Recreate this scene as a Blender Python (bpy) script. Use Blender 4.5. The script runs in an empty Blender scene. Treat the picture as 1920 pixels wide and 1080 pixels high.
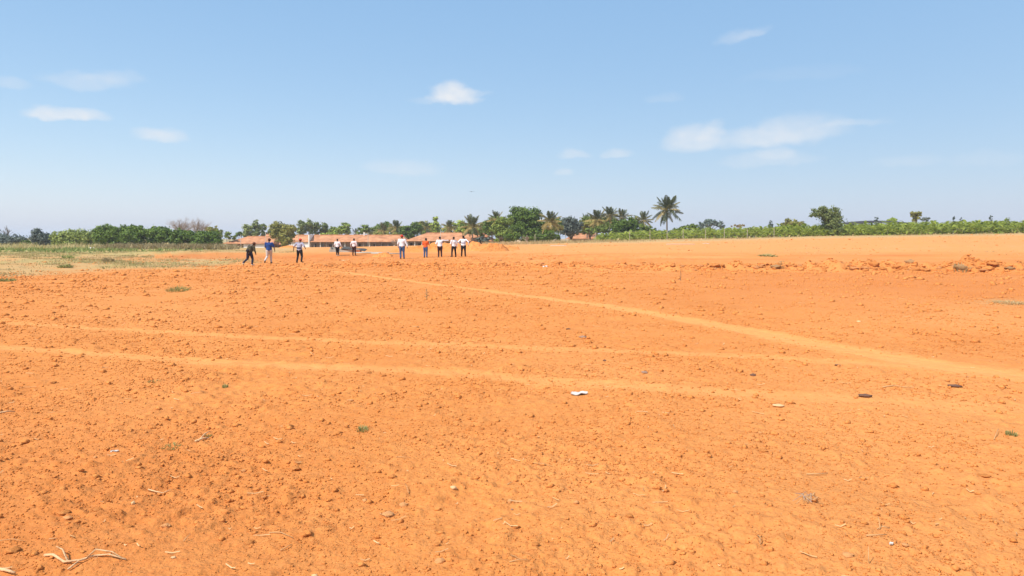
import bpy, bmesh, math, random
import numpy as np
from mathutils import Vector, Matrix, Euler

R = math.radians
rng = np.random.default_rng(7)
random.seed(7)
scene = bpy.context.scene
col = scene.collection

# ------------------------------------------------------------------ camera, sky, sun, exposure
CAM_H, F_PX, HORIZON = 1.6, 1387.0, 445.0
PITCH = math.atan((540 - HORIZON) / F_PX)
cam_data = bpy.data.cameras.new('camera')
cam_data.sensor_width = 36.0
cam_data.lens = 36.0 * F_PX / 1920.0
cam_data.clip_start = 0.05
cam_data.clip_end = 20000
cam = bpy.data.objects.new('camera', cam_data)
col.objects.link(cam)
cam.location = (0, 0, CAM_H)
cam.rotation_euler = (math.pi / 2 - PITCH, 0, 0)
scene.camera = cam

SUN_ELEV, SUN_FROM = R(51), (-0.78, -0.62)      # horizontal direction towards the sun (behind left)
sd = Vector((SUN_FROM[0], SUN_FROM[1], 0)).normalized() * math.cos(SUN_ELEV) + Vector((0, 0, math.sin(SUN_ELEV)))
sun_data = bpy.data.lights.new('sun', 'SUN')
sun_data.energy = 4.15
sun_data.angle = R(0.5)
sun_data.color = (1.0, 0.95, 0.87)
sun = bpy.data.objects.new('sun', sun_data)
col.objects.link(sun)
sun.location = (-30, -30, 60)
sun.rotation_euler = sd.to_track_quat('Z', 'Y').to_euler()

scene.view_settings.view_transform = 'Standard'
scene.view_settings.look = 'None'
scene.view_settings.exposure = 0.62
scene.view_settings.gamma = 1.0
scene.view_settings.use_curve_mapping = False
scene.render.engine = 'CYCLES'
scene.cycles.use_denoising = True
scene.cycles.max_bounces = 6
scene.cycles.diffuse_bounces = 3
scene.cycles.transparent_max_bounces = 8
scene.cycles.volume_bounces = 0


def ray(px, py):
    """direction of a photo pixel (y = depth 1)"""
    cx, cy = (px - 960) / F_PX, (540 - py) / F_PX
    c, s = math.cos(PITCH), math.sin(PITCH)
    d = Vector((cx, c + cy * s, -s + cy * c))
    return d / d.y


world = bpy.data.worlds.new('World')
scene.world = world
world.use_nodes = True
wn, wl = world.node_tree.nodes, world.node_tree.links
wn.clear()


def wmath(op, a, b=None, c=None, clamp=False):
    n = wn.new('ShaderNodeMath'); n.operation = op; n.use_clamp = clamp
    for i, v in enumerate((a, b, c)):
        if v is None: continue
        if isinstance(v, (int, float)): n.inputs[i].default_value = v
        else: wl.new(v, n.inputs[i])
    return n.outputs[0]


sky = wn.new('ShaderNodeTexSky')
sky.sky_type = 'NISHITA'
sky.sun_disc = False
sky.sun_elevation = SUN_ELEV
sky.sun_rotation = -math.atan2(SUN_FROM[0], SUN_FROM[1])
sky.altitude = 0
sky.air_density = 1.0
sky.dust_density = 0.8
sky.ozone_density = 3.0
tc = wn.new('ShaderNodeTexCoord')
nz = wn.new('ShaderNodeTexNoise'); nz.inputs['Scale'].default_value = 26; nz.inputs['Detail'].default_value = 6
nz.inputs['Roughness'].default_value = 0.6
mp = wn.new('ShaderNodeMapping'); mp.inputs['Scale'].default_value = (1, 1, 1.7)
wl.new(tc.outputs['Generated'], mp.inputs['Vector']); wl.new(mp.outputs[0], nz.inputs['Vector'])
sep = wn.new('ShaderNodeSeparateXYZ'); wl.new(tc.outputs['Generated'], sep.inputs[0])
nsep = wn.new('ShaderNodeSeparateColor'); wl.new(nz.outputs['Color'], nsep.inputs[0])
az = wmath('ARCTAN2', sep.outputs[0], sep.outputs[1])
el = wmath('ARCSINE', sep.outputs[2])
azw = wmath('ADD', az, wmath('MULTIPLY', wmath('SUBTRACT', nsep.outputs[0], 0.5), 0.036))
elw = wmath('ADD', el, wmath('MULTIPLY', wmath('SUBTRACT', nsep.outputs[1], 0.5), 0.020))
CLOUDS = [  # photo x, y, half width, half height, opacity, tilt
    (850, 182, 48, 21, 1.0, 0), (815, 190, 45, 6, 0.25, 0.0), (885, 174, 40, 7, 0.3, 0), (126, 217, 62, 12, 0.85, 0), (92, 215, 22, 9, 0.4, 0),
    (298, 257, 44, 14, 0.75, 0), (160, 155, 66, 13, 0.36, 0), (210, 148, 52, 13, 0.30, 0), (18, 159, 28, 12, 0.34, 0),
    (1385, 70, 46, 11, 0.3, 0.1), (1415, 63, 28, 9, 0.25, 0.2), (1300, 266, 60, 26, 0.8, 0.05), (1336, 250, 26, 18, 0.5, 0.3),
    (1420, 264, 80, 20, 0.58, 0.02), (1490, 250, 92, 28, 0.62, 0.06), (1600, 231, 60, 8, 0.3, 0), (1455, 292, 34, 12, 0.4, 0),
    (1440, 302, 90, 14, 0.35, 0), (1077, 289, 34, 10, 0.5, 0), (1155, 290, 30, 9, 0.5, 0), (755, 318, 78, 16, 0.4, 0),
    (1052, 325, 22, 7, 0.4, 0), (1243, 186, 32, 9, 0.18, 0), (1700, 305, 60, 10, 0.2, 0), (1855, 300, 60, 12, 0.15, 0),
    (1500, 140, 110, 12, 0.08, 0)]
acc = None
for (cx, cy, hw, hh, op, tilt) in CLOUDS:
    d = ray(cx, cy); d.normalize()
    a0, e0 = math.atan2(d.x, d.y), math.asin(d.z)
    da = wmath('SUBTRACT', azw, a0)
    de = wmath('SUBTRACT', wmath('SUBTRACT', elw, e0), wmath('MULTIPLY', da, tilt))
    de = wmath('MULTIPLY', de, 1.02 * F_PX / hh)
    # flatter underside than top
    lo = wmath('MINIMUM', de, 0.0)
    de = wmath('ADD', de, wmath('MULTIPLY', lo, 0.6))
    da = wmath('MULTIPLY', da, 1.3 * F_PX / hw)
    dd = wmath('ADD', wmath('MULTIPLY', da, da), wmath('MULTIPLY', de, de))
    m = wn.new('ShaderNodeMapRange'); m.interpolation_type = 'SMOOTHSTEP'
    m.inputs['From Min'].default_value = 2.2; m.inputs['From Max'].default_value = -0.1
    m.inputs['To Min'].default_value = 0; m.inputs['To Max'].default_value = op * (1.0 if op > 0.8 else 0.85)
    wl.new(dd, m.inputs['Value'])
    inv = wmath('SUBTRACT', 1.0, m.outputs[0])
    acc = inv if acc is None else wmath('MULTIPLY', acc, inv)
cover = wmath('SUBTRACT', 1.0, acc, clamp=True)
n2 = wn.new('ShaderNodeTexNoise'); n2.inputs['Scale'].default_value = 60; n2.inputs['Detail'].default_value = 5
wl.new(mp.outputs[0], n2.inputs['Vector'])
cover = wmath('MULTIPLY', cover, wmath('MULTIPLY_ADD', n2.outputs['Fac'], 0.9, 0.42), clamp=True)
SKY_STRENGTH = 0.11
# thin high milkiness: the clear sky is toned down and an even pale blue veil is added all round
sc_ = wn.new('ShaderNodeVectorMath'); sc_.operation = 'MULTIPLY_ADD'
sc_.inputs[1].default_value = (0.64, 0.46, 0.28)
sc_.inputs[2].default_value = (0.090 / SKY_STRENGTH, 0.211 / SKY_STRENGTH, 0.402 / SKY_STRENGTH)
wl.new(sky.outputs[0], sc_.inputs[0])
mix = wn.new('ShaderNodeMix'); mix.data_type = 'RGBA'
wl.new(cover, mix.inputs['Factor']); wl.new(sc_.outputs[0], mix.inputs['A'])
mix.inputs['B'].default_value = (0.54 / SKY_STRENGTH, 0.56 / SKY_STRENGTH, 0.59 / SKY_STRENGTH, 1)
bg = wn.new('ShaderNodeBackground'); bg.inputs['Strength'].default_value = SKY_STRENGTH
wl.new(mix.outputs['Result'], bg.inputs['Color'])
wo = wn.new('ShaderNodeOutputWorld'); wl.new(bg.outputs[0], wo.inputs['Surface'])

# ------------------------------------------------------------------ helpers


def hash2(ix, iy, seed):
    h = (ix.astype(np.int64) * 374761393 + iy.astype(np.int64) * 668265263 + seed * 974711) & 0xFFFFFFFF
    h = ((h ^ (h >> 13)) * 1274126177) & 0xFFFFFFFF
    return ((h ^ (h >> 16)) & 0xFFFF) / 65535.0


def vnoise(x, y, seed=0):
    """gradient noise, about -1..1"""
    x = np.asarray(x, float); y = np.asarray(y, float)
    ix = np.floor(x); iy = np.floor(y); fx = x - ix; fy = y - iy
    u = fx * fx * fx * (fx * (fx * 6 - 15) + 10); v = fy * fy * fy * (fy * (fy * 6 - 15) + 10)

    def g(dx, dy):
        a = hash2(ix + dx, iy + dy, seed) * 2 * math.pi
        return np.cos(a) * (fx - dx) + np.sin(a) * (fy - dy)
    return 1.5 * ((g(0, 0) * (1 - u) + g(1, 0) * u) * (1 - v) + (g(0, 1) * (1 - u) + g(1, 1) * u) * v)


def sstep(x, a, b):
    t = np.clip((x - a) / (b - a), 0, 1)
    return t * t * (3 - 2 * t)


def to_px(x, y, z):
    c, s = math.cos(PITCH), math.sin(PITCH)
    zc = z - CAM_H
    depth = y * c - zc * s
    up = y * s + zc * c
    depth = np.maximum(depth, 0.05)
    return 960 + F_PX * x / depth, 540 - F_PX * up / depth


def obj_from(name, verts, faces, mat, parent=None, smooth=False, loc=None):
    me = bpy.data.meshes.new(name)
    me.from_pydata([tuple(v) for v in verts], [], faces)
    me.materials.append(mat)
    if smooth:
        me.shade_smooth()
    o = bpy.data.objects.new(name, me)
    col.objects.link(o)
    if parent is not None: o.parent = parent
    if loc is not None: o.location = loc
    return o


def np_mesh(name, V, Q, mat, smooth=False, n=4):
    """fast mesh from numpy: V (k,3), Q (m,n)"""
    me = bpy.data.meshes.new(name)
    V = np.ascontiguousarray(V, np.float32); Q = np.ascontiguousarray(Q, np.int32)
    me.vertices.add(len(V)); me.vertices.foreach_set('co', V.ravel())
    me.loops.add(Q.size); me.loops.foreach_set('vertex_index', Q.ravel())
    me.polygons.add(len(Q))
    me.polygons.foreach_set('loop_start', np.arange(0, Q.size, n, dtype=np.int32))
    me.update(calc_edges=True)
    me.validate()
    if smooth: me.shade_smooth()
    me.materials.append(mat)
    return me


def link(name, me, parent=None, loc=None):
    o = bpy.data.objects.new(name, me)
    col.objects.link(o)
    if parent is not None: o.parent = parent
    if loc is not None: o.location = loc
    return o


def tag(o, label=None, cat=None, group=None, kind=None):
    if label: o['label'] = label
    if cat: o['category'] = cat
    if group: o['group'] = group
    if kind: o['kind'] = kind
    return o


def empty(name, loc, rz=0.0):
    o = bpy.data.objects.new(name, None)
    col.objects.link(o)
    o.empty_display_size = 0.2
    o.location = loc
    o.rotation_euler = (0, 0, rz)
    return o


class MB:
    def __init__(s): s.v = []; s.f = []

    def box(s, x0, x1, y0, y1, z0, z1):
        b = len(s.v)
        s.v += [(x0, y0, z0), (x1, y0, z0), (x1, y1, z0), (x0, y1, z0), (x0, y0, z1), (x1, y0, z1), (x1, y1, z1), (x0, y1, z1)]
        s.f += [(b, b + 3, b + 2, b + 1), (b + 4, b + 5, b + 6, b + 7), (b, b + 1, b + 5, b + 4), (b + 1, b + 2, b + 6, b + 5),
                (b + 2, b + 3, b + 7, b + 6), (b + 3, b, b + 4, b + 7)]
        return s

    def tube(s, pts, rad, n=6, cap=True):
        """rings along pts; rad is one number, or per point a number or (ra, rb)"""
        pts = [Vector(p) for p in pts]
        if isinstance(rad, (int, float)): rad = [rad] * len(pts)
        b = len(s.v)
        for i, p in enumerate(pts):
            t = (pts[min(i + 1, len(pts) - 1)] - pts[max(i - 1, 0)])
            if t.length < 1e-9: t = Vector((0, 0, 1))
            t.normalize()
            side = Vector((1, 0, 0)) if abs(t.x) < 0.9 else Vector((0, 1, 0))
            side = (side - t * side.dot(t)).normalized()
            fw = t.cross(side)
            ra, rb = rad[i] if isinstance(rad[i], (tuple, list)) else (rad[i], rad[i])
            for k in range(n):
                a = 2 * math.pi * k / n
                s.v.append(tuple(p + side * (ra * math.cos(a)) + fw * (rb * math.sin(a))))
        for i in range(len(pts) - 1):
            for k in range(n):
                k2 = (k + 1) % n
                s.f.append((b + i * n + k, b + i * n + k2, b + (i + 1) * n + k2, b + (i + 1) * n + k))
        if cap:
            s.f.append(tuple(b + k for k in reversed(range(n))))
            s.f.append(tuple(b + (len(pts) - 1) * n + k for k in range(n)))
        return s

    def blob(s, c, r, n=10, m=7, rot=None):
        c = Vector(c); b = len(s.v)
        rx, ry, rz = r if isinstance(r, (tuple, list)) else (r, r, r)
        M = Euler(rot).to_matrix() if rot else Matrix.Identity(3)
        s.v.append(tuple(c + M @ Vector((0, 0, -rz))))
        for j in range(1, m):
            th = math.pi * j / m
            for k in range(n):
                a = 2 * math.pi * k / n
                s.v.append(tuple(c + M @ Vector((rx * math.sin(th) * math.cos(a), ry * math.sin(th) * math.sin(a), -rz * math.cos(th)))))
        s.v.append(tuple(c + M @ Vector((0, 0, rz))))
        top = len(s.v) - 1
        for k in range(n):
            k2 = (k + 1) % n
            s.f.append((b, b + 1 + k2, b + 1 + k))
            s.f.append((top, top - n + k, top - n + k2))
            for j in range(m - 2):
                p = b + 1 + j * n
                s.f.append((p + k, p + k2, p + n + k2, p + n + k))
        return s

    def build(s, name, mat, parent=None, smooth=False, loc=None):
        return obj_from(name, s.v, s.f, mat, parent, smooth, loc)


# ------------------------------------------------------------------ materials


def new_mat(name):
    m = bpy.data.materials.new(name); m.use_nodes = True
    nt = m.node_tree
    for n in list(nt.nodes):
        nt.nodes.remove(n)
    out = nt.nodes.new('ShaderNodeOutputMaterial')
    bs = nt.nodes.new('ShaderNodeBsdfPrincipled')
    bs.inputs['Specular IOR Level'].default_value = 0.15
    nt.links.new(bs.outputs[0], out.inputs['Surface'])
    return m, nt, bs, out


def simple_mat(name, c, var=0.25, scale=6.0, rough=0.85, bump=0.0, bscale=40.0, c2=None, spec=0.15):
    m, nt, bs, out = new_mat(name)
    N, L = nt.nodes, nt.links
    t = N.new('ShaderNodeTexCoord')
    nz = N.new('ShaderNodeTexNoise'); nz.inputs['Scale'].default_value = scale; nz.inputs['Detail'].default_value = 5
    L.new(t.outputs['Object'], nz.inputs['Vector'])
    rmp = N.new('ShaderNodeMapRange'); rmp.inputs['From Min'].default_value = 0.3; rmp.inputs['From Max'].default_value = 0.7
    L.new(nz.outputs['Fac'], rmp.inputs['Value'])
    mx = N.new('ShaderNodeMix'); mx.data_type = 'RGBA'
    a = tuple(v * (1 - var) for v in c); b = c2 if c2 else tuple(min(1, v * (1 + var)) for v in c)
    mx.inputs['A'].default_value = (*a, 1); mx.inputs['B'].default_value = (*b, 1)
    L.new(rmp.outputs[0], mx.inputs['Factor']); L.new(mx.outputs['Result'], bs.inputs['Base Color'])
    bs.inputs['Roughness'].default_value = rough
    bs.inputs['Specular IOR Level'].default_value = spec
    if bump:
        n3 = N.new('ShaderNodeTexNoise'); n3.inputs['Scale'].default_value = bscale; n3.inputs['Detail'].default_value = 4
        L.new(t.outputs['Object'], n3.inputs['Vector'])
        bp = N.new('ShaderNodeBump'); bp.inputs['Strength'].default_value = bump; bp.inputs['Distance'].default_value = 0.02
        L.new(n3.outputs['Fac'], bp.inputs['Height']); L.new(bp.outputs[0], bs.inputs['Normal'])
    return m


def leaf_mat(name, c, c2, trans=0.22):
    """each leaf island gets its own tone between c and c2; light passes through"""
    m, nt, bs, out = new_mat(name)
    N, L = nt.nodes, nt.links
    g = N.new('ShaderNodeNewGeometry')
    oi = N.new('ShaderNodeObjectInfo')
    ad = N.new('ShaderNodeMath'); ad.operation = 'MULTIPLY_ADD'
    L.new(oi.outputs['Random'], ad.inputs[0]); ad.inputs[1].default_value = 0.3
    mu = N.new('ShaderNodeMath'); mu.operation = 'MULTIPLY'; mu.inputs[1].default_value = 0.75
    L.new(g.outputs['Random Per Island'], mu.inputs[0]); L.new(mu.outputs[0], ad.inputs[2])
    mx = N.new('ShaderNodeMix'); mx.data_type = 'RGBA'
    mx.inputs['A'].default_value = (*c, 1); mx.inputs['B'].default_value = (*c2, 1)
    L.new(ad.outputs[0], mx.inputs['Factor'])
    L.new(mx.outputs['Result'], bs.inputs['Base Color'])
    bs.inputs['Roughness'].default_value = 0.6
    bs.inputs['Specular IOR Level'].default_value = 0.25
    tr = N.new('ShaderNodeBsdfTranslucent'); L.new(mx.outputs['Result'], tr.inputs['Color'])
    ms = N.new('ShaderNodeMixShader'); ms.inputs[0].default_value = trans
    L.new(bs.outputs[0], ms.inputs[1]); L.new(tr.outputs[0], ms.inputs[2]); L.new(ms.outputs[0], out.inputs['Surface'])
    return m


M = {}
M['leaf_dark'] = leaf_mat('leaf_dark', (0.041, 0.082, 0.010), (0.169, 0.250, 0.026))
M['leaf_mid'] = leaf_mat('leaf_mid', (0.075, 0.111, 0.019), (0.248, 0.310, 0.052))
M['leaf_yellow_green'] = leaf_mat('leaf_yellow_green', (0.160, 0.203, 0.043), (0.348, 0.392, 0.087))
M['leaf_olive'] = leaf_mat('leaf_olive', (0.117, 0.125, 0.026), (0.382, 0.351, 0.076))
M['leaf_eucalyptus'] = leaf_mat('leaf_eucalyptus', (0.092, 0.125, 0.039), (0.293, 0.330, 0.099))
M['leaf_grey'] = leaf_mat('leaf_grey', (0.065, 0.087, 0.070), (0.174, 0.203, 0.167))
M['leaf_hazed'] = leaf_mat('leaf_hazed', (0.102, 0.145, 0.123), (0.217, 0.275, 0.232))  # distance haze put into the leaf colour of far trees
M['leaf_brown'] = leaf_mat('leaf_brown', (0.203, 0.160, 0.072), (0.464, 0.348, 0.174))
M['leaf_light'] = leaf_mat('leaf_light', (0.133, 0.193, 0.026), (0.427, 0.500, 0.082))
M['palm_green'] = leaf_mat('palm_green', (0.05, 0.065, 0.022), (0.14, 0.155, 0.055))
M['palm_olive'] = leaf_mat('palm_olive', (0.11, 0.105, 0.035), (0.28, 0.23, 0.08))
M['palm_yellow'] = leaf_mat('palm_yellow', (0.24, 0.18, 0.055), (0.44, 0.33, 0.12))
M['banana'] = leaf_mat('banana', (0.09, 0.135, 0.02), (0.36, 0.41, 0.06), 0.45)
M['banana_dry'] = leaf_mat('banana_dry', (0.406, 0.275, 0.116), (0.600, 0.522, 0.246), 0.3)
M['crop'] = leaf_mat('crop', (0.08, 0.13, 0.03), (0.34, 0.38, 0.11), 0.4)
M['dry_grass'] = leaf_mat('dry_grass', (0.34, 0.24, 0.10), (0.62, 0.47, 0.24), 0.4)
M['green_grass'] = leaf_mat('green_grass', (0.20, 0.21, 0.06), (0.48, 0.43, 0.17), 0.4)
M['weed'] = leaf_mat('weed', (0.20, 0.22, 0.07), (0.42, 0.38, 0.15), 0.35)
M['straw'] = leaf_mat('straw', (0.54, 0.28, 0.10), (0.68, 0.44, 0.22), 0.2)
M['bark'] = simple_mat('bark', (0.16, 0.12, 0.085), 0.35, 3, bump=0.5, bscale=18)
M['palm_bark'] = simple_mat('palm_bark', (0.17, 0.14, 0.11), 0.3, 4, bump=0.5, bscale=14)
M['bare_branch'] = simple_mat('bare_branch', (0.36, 0.27, 0.21), 0.25, 3)
M['banana_stem'] = simple_mat('banana_stem', (0.22, 0.20, 0.08), 0.3, 4)
M['wall_white'] = simple_mat('wall_white', (0.74, 0.72, 0.68), 0.08, 0.8)
M['wall_pink'] = simple_mat('wall_pink', (0.38, 0.24, 0.16), 0.15, 0.8)
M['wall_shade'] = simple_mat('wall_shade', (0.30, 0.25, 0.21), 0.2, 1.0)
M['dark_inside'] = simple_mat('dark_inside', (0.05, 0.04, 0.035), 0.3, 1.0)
M['door_paint'] = simple_mat('door_paint', (0.16, 0.20, 0.24), 0.2, 2.0)
M['post_pale'] = simple_mat('post_pale', (0.42, 0.36, 0.28), 0.15, 2.0)
M['wire'] = simple_mat('wire', (0.22, 0.2, 0.18), 0.1, 2.0)
M['skin'] = simple_mat('skin', (0.17, 0.085, 0.05), 0.12, 6, rough=0.6, spec=0.3)
M['hair'] = simple_mat('hair', (0.018, 0.014, 0.012), 0.3, 30)
M['cloth_white'] = simple_mat('cloth_white', (0.72, 0.72, 0.74), 0.05, 9)
M['cloth_blush'] = simple_mat('cloth_blush', (0.70, 0.62, 0.62), 0.08, 9)
M['cloth_blue'] = simple_mat('cloth_blue', (0.022, 0.055, 0.20), 0.25, 9)
M['cloth_grey'] = simple_mat('cloth_grey', (0.34, 0.35, 0.45), 0.15, 9)
M['cloth_navy'] = simple_mat('cloth_navy', (0.022, 0.024, 0.05), 0.25, 9)
M['cloth_camo'] = simple_mat('cloth_camo', (0.045, 0.042, 0.025), 0.45, 14, c2=(0.11, 0.095, 0.055))
M['cloth_black'] = simple_mat('cloth_black', (0.016, 0.014, 0.016), 0.25, 9)
M['cloth_maroon'] = simple_mat('cloth_maroon', (0.04, 0.014, 0.014), 0.25, 9)
M['cloth_beige'] = simple_mat('cloth_beige', (0.50, 0.44, 0.40), 0.1, 9)
M['cloth_jeans'] = simple_mat('cloth_jeans', (0.05, 0.10, 0.22), 0.3, 12)
M['cloth_orange'] = simple_mat('cloth_orange', (0.62, 0.10, 0.022), 0.12, 9)
M['cloth_red'] = simple_mat('cloth_red', (0.48, 0.035, 0.02), 0.15, 12)
M['cloth_brown'] = simple_mat('cloth_brown', (0.10, 0.04, 0.025), 0.2, 12)
M['shoe_dark'] = simple_mat('shoe_dark', (0.03, 0.022, 0.02), 0.2, 9)
M['shoe_pale'] = simple_mat('shoe_pale', (0.5, 0.45, 0.38), 0.15, 9)
M['concrete'] = simple_mat('concrete', (0.34, 0.31, 0.26), 0.2, 2.5, bump=0.4, bscale=12)
M['concrete_pale'] = simple_mat('concrete_pale', (0.42, 0.38, 0.31), 0.12, 2.5, bump=0.3, bscale=12)
M['tarp_dark'] = simple_mat('tarp_dark', (0.075, 0.07, 0.06), 0.3, 3.0, bump=0.6, bscale=6)
M['rust_brick'] = simple_mat('rust_brick', (0.36, 0.12, 0.05), 0.25, 5)
M['black_plastic'] = simple_mat('black_plastic', (0.015, 0.015, 0.017), 0.2, 5, rough=0.5, spec=0.4)
M['stone_dark'] = simple_mat('stone_dark', (0.19, 0.095, 0.06), 0.3, 25, bump=0.6, bscale=60)
M['stone_grey'] = simple_mat('stone_grey', (0.36, 0.22, 0.15), 0.2, 25, bump=0.5, bscale=60)
M['stone_pale'] = simple_mat('stone_pale', (0.62, 0.29, 0.11), 0.18, 22, bump=0.5, bscale=60)
M['stone_white'] = simple_mat('stone_white', (0.68, 0.44, 0.22), 0.12, 22, bump=0.4, bscale=60)
M['plastic_white'] = simple_mat('plastic_white', (0.52, 0.49, 0.44), 0.06, 22, rough=0.5, spec=0.4)
M['clod_dusty'] = simple_mat('clod_dusty', (0.48, 0.20, 0.07), 0.22, 9, bump=0.8, bscale=26)
M['clod_dry'] = simple_mat('clod_dry', (0.34, 0.185, 0.08), 0.3, 9, bump=0.8, bscale=26)
M['wood_pale'] = simple_mat('wood_pale', (0.58, 0.36, 0.19), 0.25, 30, bump=0.4, bscale=60)
M['bird_dark'] = simple_mat('bird_dark', (0.03, 0.028, 0.025), 0.2, 9)


def roof_mat():
    m, nt, bs, out = new_mat('terracotta_roof')
    N, L = nt.nodes, nt.links
    t = N.new('ShaderNodeTexCoord')
    n1 = N.new('ShaderNodeTexNoise'); n1.inputs['Scale'].default_value = 0.7; n1.inputs['Detail'].default_value = 8
    n1.inputs['Roughness'].default_value = 0.7
    L.new(t.outputs['Object'], n1.inputs['Vector'])
    cr = N.new('ShaderNodeValToRGB')
    cr.color_ramp.elements[0].position = 0.36; cr.color_ramp.elements[0].color = (0.34, 0.145, 0.07, 1)
    cr.color_ramp.elements[1].position = 0.62; cr.color_ramp.elements[1].color = (0.57, 0.27, 0.135, 1)
    L.new(n1.outputs['Fac'], cr.inputs['Fac']); L.new(cr.outputs[0], bs.inputs['Base Color'])
    w = N.new('ShaderNodeTexWave'); w.inputs['Scale'].default_value = 1.6; w.inputs['Distortion'].default_value = 1.0
    w.bands_direction = 'X'
    L.new(t.outputs['Object'], w.inputs['Vector'])
    bp = N.new('ShaderNodeBump'); bp.inputs['Strength'].default_value = 0.5; bp.inputs['Distance'].default_value = 0.04
    L.new(w.outputs['Fac'], bp.inputs['Height']); L.new(bp.outputs[0], bs.inputs['Normal'])
    bs.inputs['Roughness'].default_value = 0.9
    return m


M['roof'] = roof_mat()
M['roof_dark'] = simple_mat('roof_dark', (0.045, 0.04, 0.04), 0.3, 2)


def soil_mat(name, use_attr=True, tint=1.0):
    m, nt, bs, out = new_mat(name)
    N, L = nt.nodes, nt.links
    t = N.new('ShaderNodeTexCoord')
    vec = t.outputs['Object']

    def noise(scale, detail=5, rough=0.6, dist=0.0):
        n = N.new('ShaderNodeTexNoise'); n.inputs['Scale'].default_value = scale; n.inputs['Detail'].default_value = detail
        n.inputs['Roughness'].default_value = rough; n.inputs['Distortion'].default_value = dist
        L.new(vec, n.inputs['Vector']); return n.outputs['Fac']

    def mr(v, a, b, c=0.0, d=1.0):
        n = N.new('ShaderNodeMapRange'); n.interpolation_type = 'SMOOTHSTEP'
        for k, q in zip(('From Min', 'From Max', 'To Min', 'To Max'), (a, b, c, d)): n.inputs[k].default_value = q
        L.new(v, n.inputs['Value']); return n.outputs[0]

    def mixc(f, a, b, mode='MIX'):
        n = N.new('ShaderNodeMix'); n.data_type = 'RGBA'; n.blend_type = mode
        for s_, q in (('A', a), ('B', b)):
            if isinstance(q, tuple): n.inputs[s_].default_value = (*q, 1)
            else: L.new(q, n.inputs[s_])
        if isinstance(f, float): n.inputs['Factor'].default_value = f
        else: L.new(f, n.inputs['Factor'])
        return n.outputs['Result']

    def mul(a, b):
        n = N.new('ShaderNodeMath'); n.operation = 'MULTIPLY'
        for i, q in enumerate((a, b)):
            if isinstance(q, float): n.inputs[i].default_value = q
            else: L.new(q, n.inputs[i])
        return n.outputs[0]

    base = mixc(mr(noise(0.35, 4), 0.35, 0.65), (0.53, 0.182, 0.041), (0.60, 0.222, 0.055))
    base = mixc(mr(noise(0.16, 6, 0.6), 0.45, 0.68, 0.0, 0.7), base, (0.64, 0.262, 0.080))
    base = mixc(mr(noise(3.2, 6, 0.65), 0.38, 0.66, 0.0, 0.55), base, (0.61, 0.24, 0.066))
    base = mixc(mr(noise(17.0, 5, 0.7), 0.44, 0.68, 0.0, 0.6), base, (0.44, 0.132, 0.030))
    base = mixc(mr(noise(70.0, 3, 0.7), 0.52, 0.75, 0.0, 0.55), base, (0.66, 0.30, 0.115))
    if use_attr:
        def attr(nm):
            a = N.new('ShaderNodeAttribute'); a.attribute_name = nm; return a.outputs['Fac']
        fine = mr(noise(9.0, 6, 0.7), 0.3, 0.7, 0.55, 1.0)
        base = mixc(mul(attr('red'), 0.85), base, (0.47, 0.140, 0.034))
        base = mixc(mul(attr('track'), fine), base, (0.665, 0.290, 0.090))
        base = mixc(mul(attr('pale'), fine), base, (0.63, 0.275, 0.090))
        base = mixc(mul(attr('dry'), mr(noise(0.9, 7, 0.75), 0.22, 0.56, 0.25, 1.0)), base, (0.43, 0.29, 0.125))
        base = mixc(mul(attr('green'), mr(noise(1.1, 7, 0.75), 0.3, 0.6)), base, (0.30, 0.28, 0.10))
    base = mixc(0.05, base, (0.63, 0.335, 0.165))
    if tint != 1.0:
        base = mixc(1.0, base, (tint, tint, tint), 'MULTIPLY')
    L.new(base, bs.inputs['Base Color'])
    bs.inputs['Roughness'].default_value = 0.95
    bs.inputs['Specular IOR Level'].default_value = 0.08
    # fine relief
    b1 = N.new('ShaderNodeBump'); b1.inputs['Distance'].default_value = 0.013
    b1.inputs['Strength'].default_value = 0.5
    vo = N.new('ShaderNodeTexVoronoi'); vo.inputs['Scale'].default_value = 34.0; vo.inputs['Randomness'].default_value = 1.0
    L.new(vec, vo.inputs['Vector'])
    vo2 = N.new('ShaderNodeTexVoronoi'); vo2.inputs['Scale'].default_value = 85.0
    L.new(vec, vo2.inputs['Vector'])
    hsum = N.new('ShaderNodeMath'); hsum.operation = 'MULTIPLY_ADD'; hsum.inputs[1].default_value = -0.55
    L.new(mr(vo.outputs['Distance'], 0.05, 0.55), hsum.inputs[0]); L.new(noise(45.0, 8, 0.75, 0.0), hsum.inputs[2])
    hs2 = N.new('ShaderNodeMath'); hs2.operation = 'MULTIPLY_ADD'; hs2.inputs[1].default_value = -0.3
    L.new(vo2.outputs['Distance'], hs2.inputs[0]); L.new(hsum.outputs[0], hs2.inputs[2])
    L.new(hs2.outputs[0], b1.inputs['Height'])
    b2 = N.new('ShaderNodeBump'); b2.inputs['Distance'].default_value = 0.07; b2.inputs['Strength'].default_value = 0.42
    L.new(noise(8.0, 6, 0.7, 0.0), b2.inputs['Height']); L.new(b1.outputs[0], b2.inputs['Normal'])
    L.new(b2.outputs[0], bs.inputs['Normal'])
    if use_attr:
        inv = N.new('ShaderNodeMath'); inv.operation = 'MULTIPLY_ADD'
        L.new(attr('track'), inv.inputs[0]); inv.inputs[1].default_value = -0.9; inv.inputs[2].default_value = 1.0; inv.use_clamp = True
        L.new(mul(mr(noise(0.7, 5, 0.6), 0.36, 0.64, 0.26, 0.62), inv.outputs[0]), b1.inputs['Strength'])
    return m


M['soil'] = soil_mat('soil')
M['soil_loose'] = soil_mat('soil_loose', False, 1.05)
M['soil_fresh'] = soil_mat('soil_fresh', False, 0.84)

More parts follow.
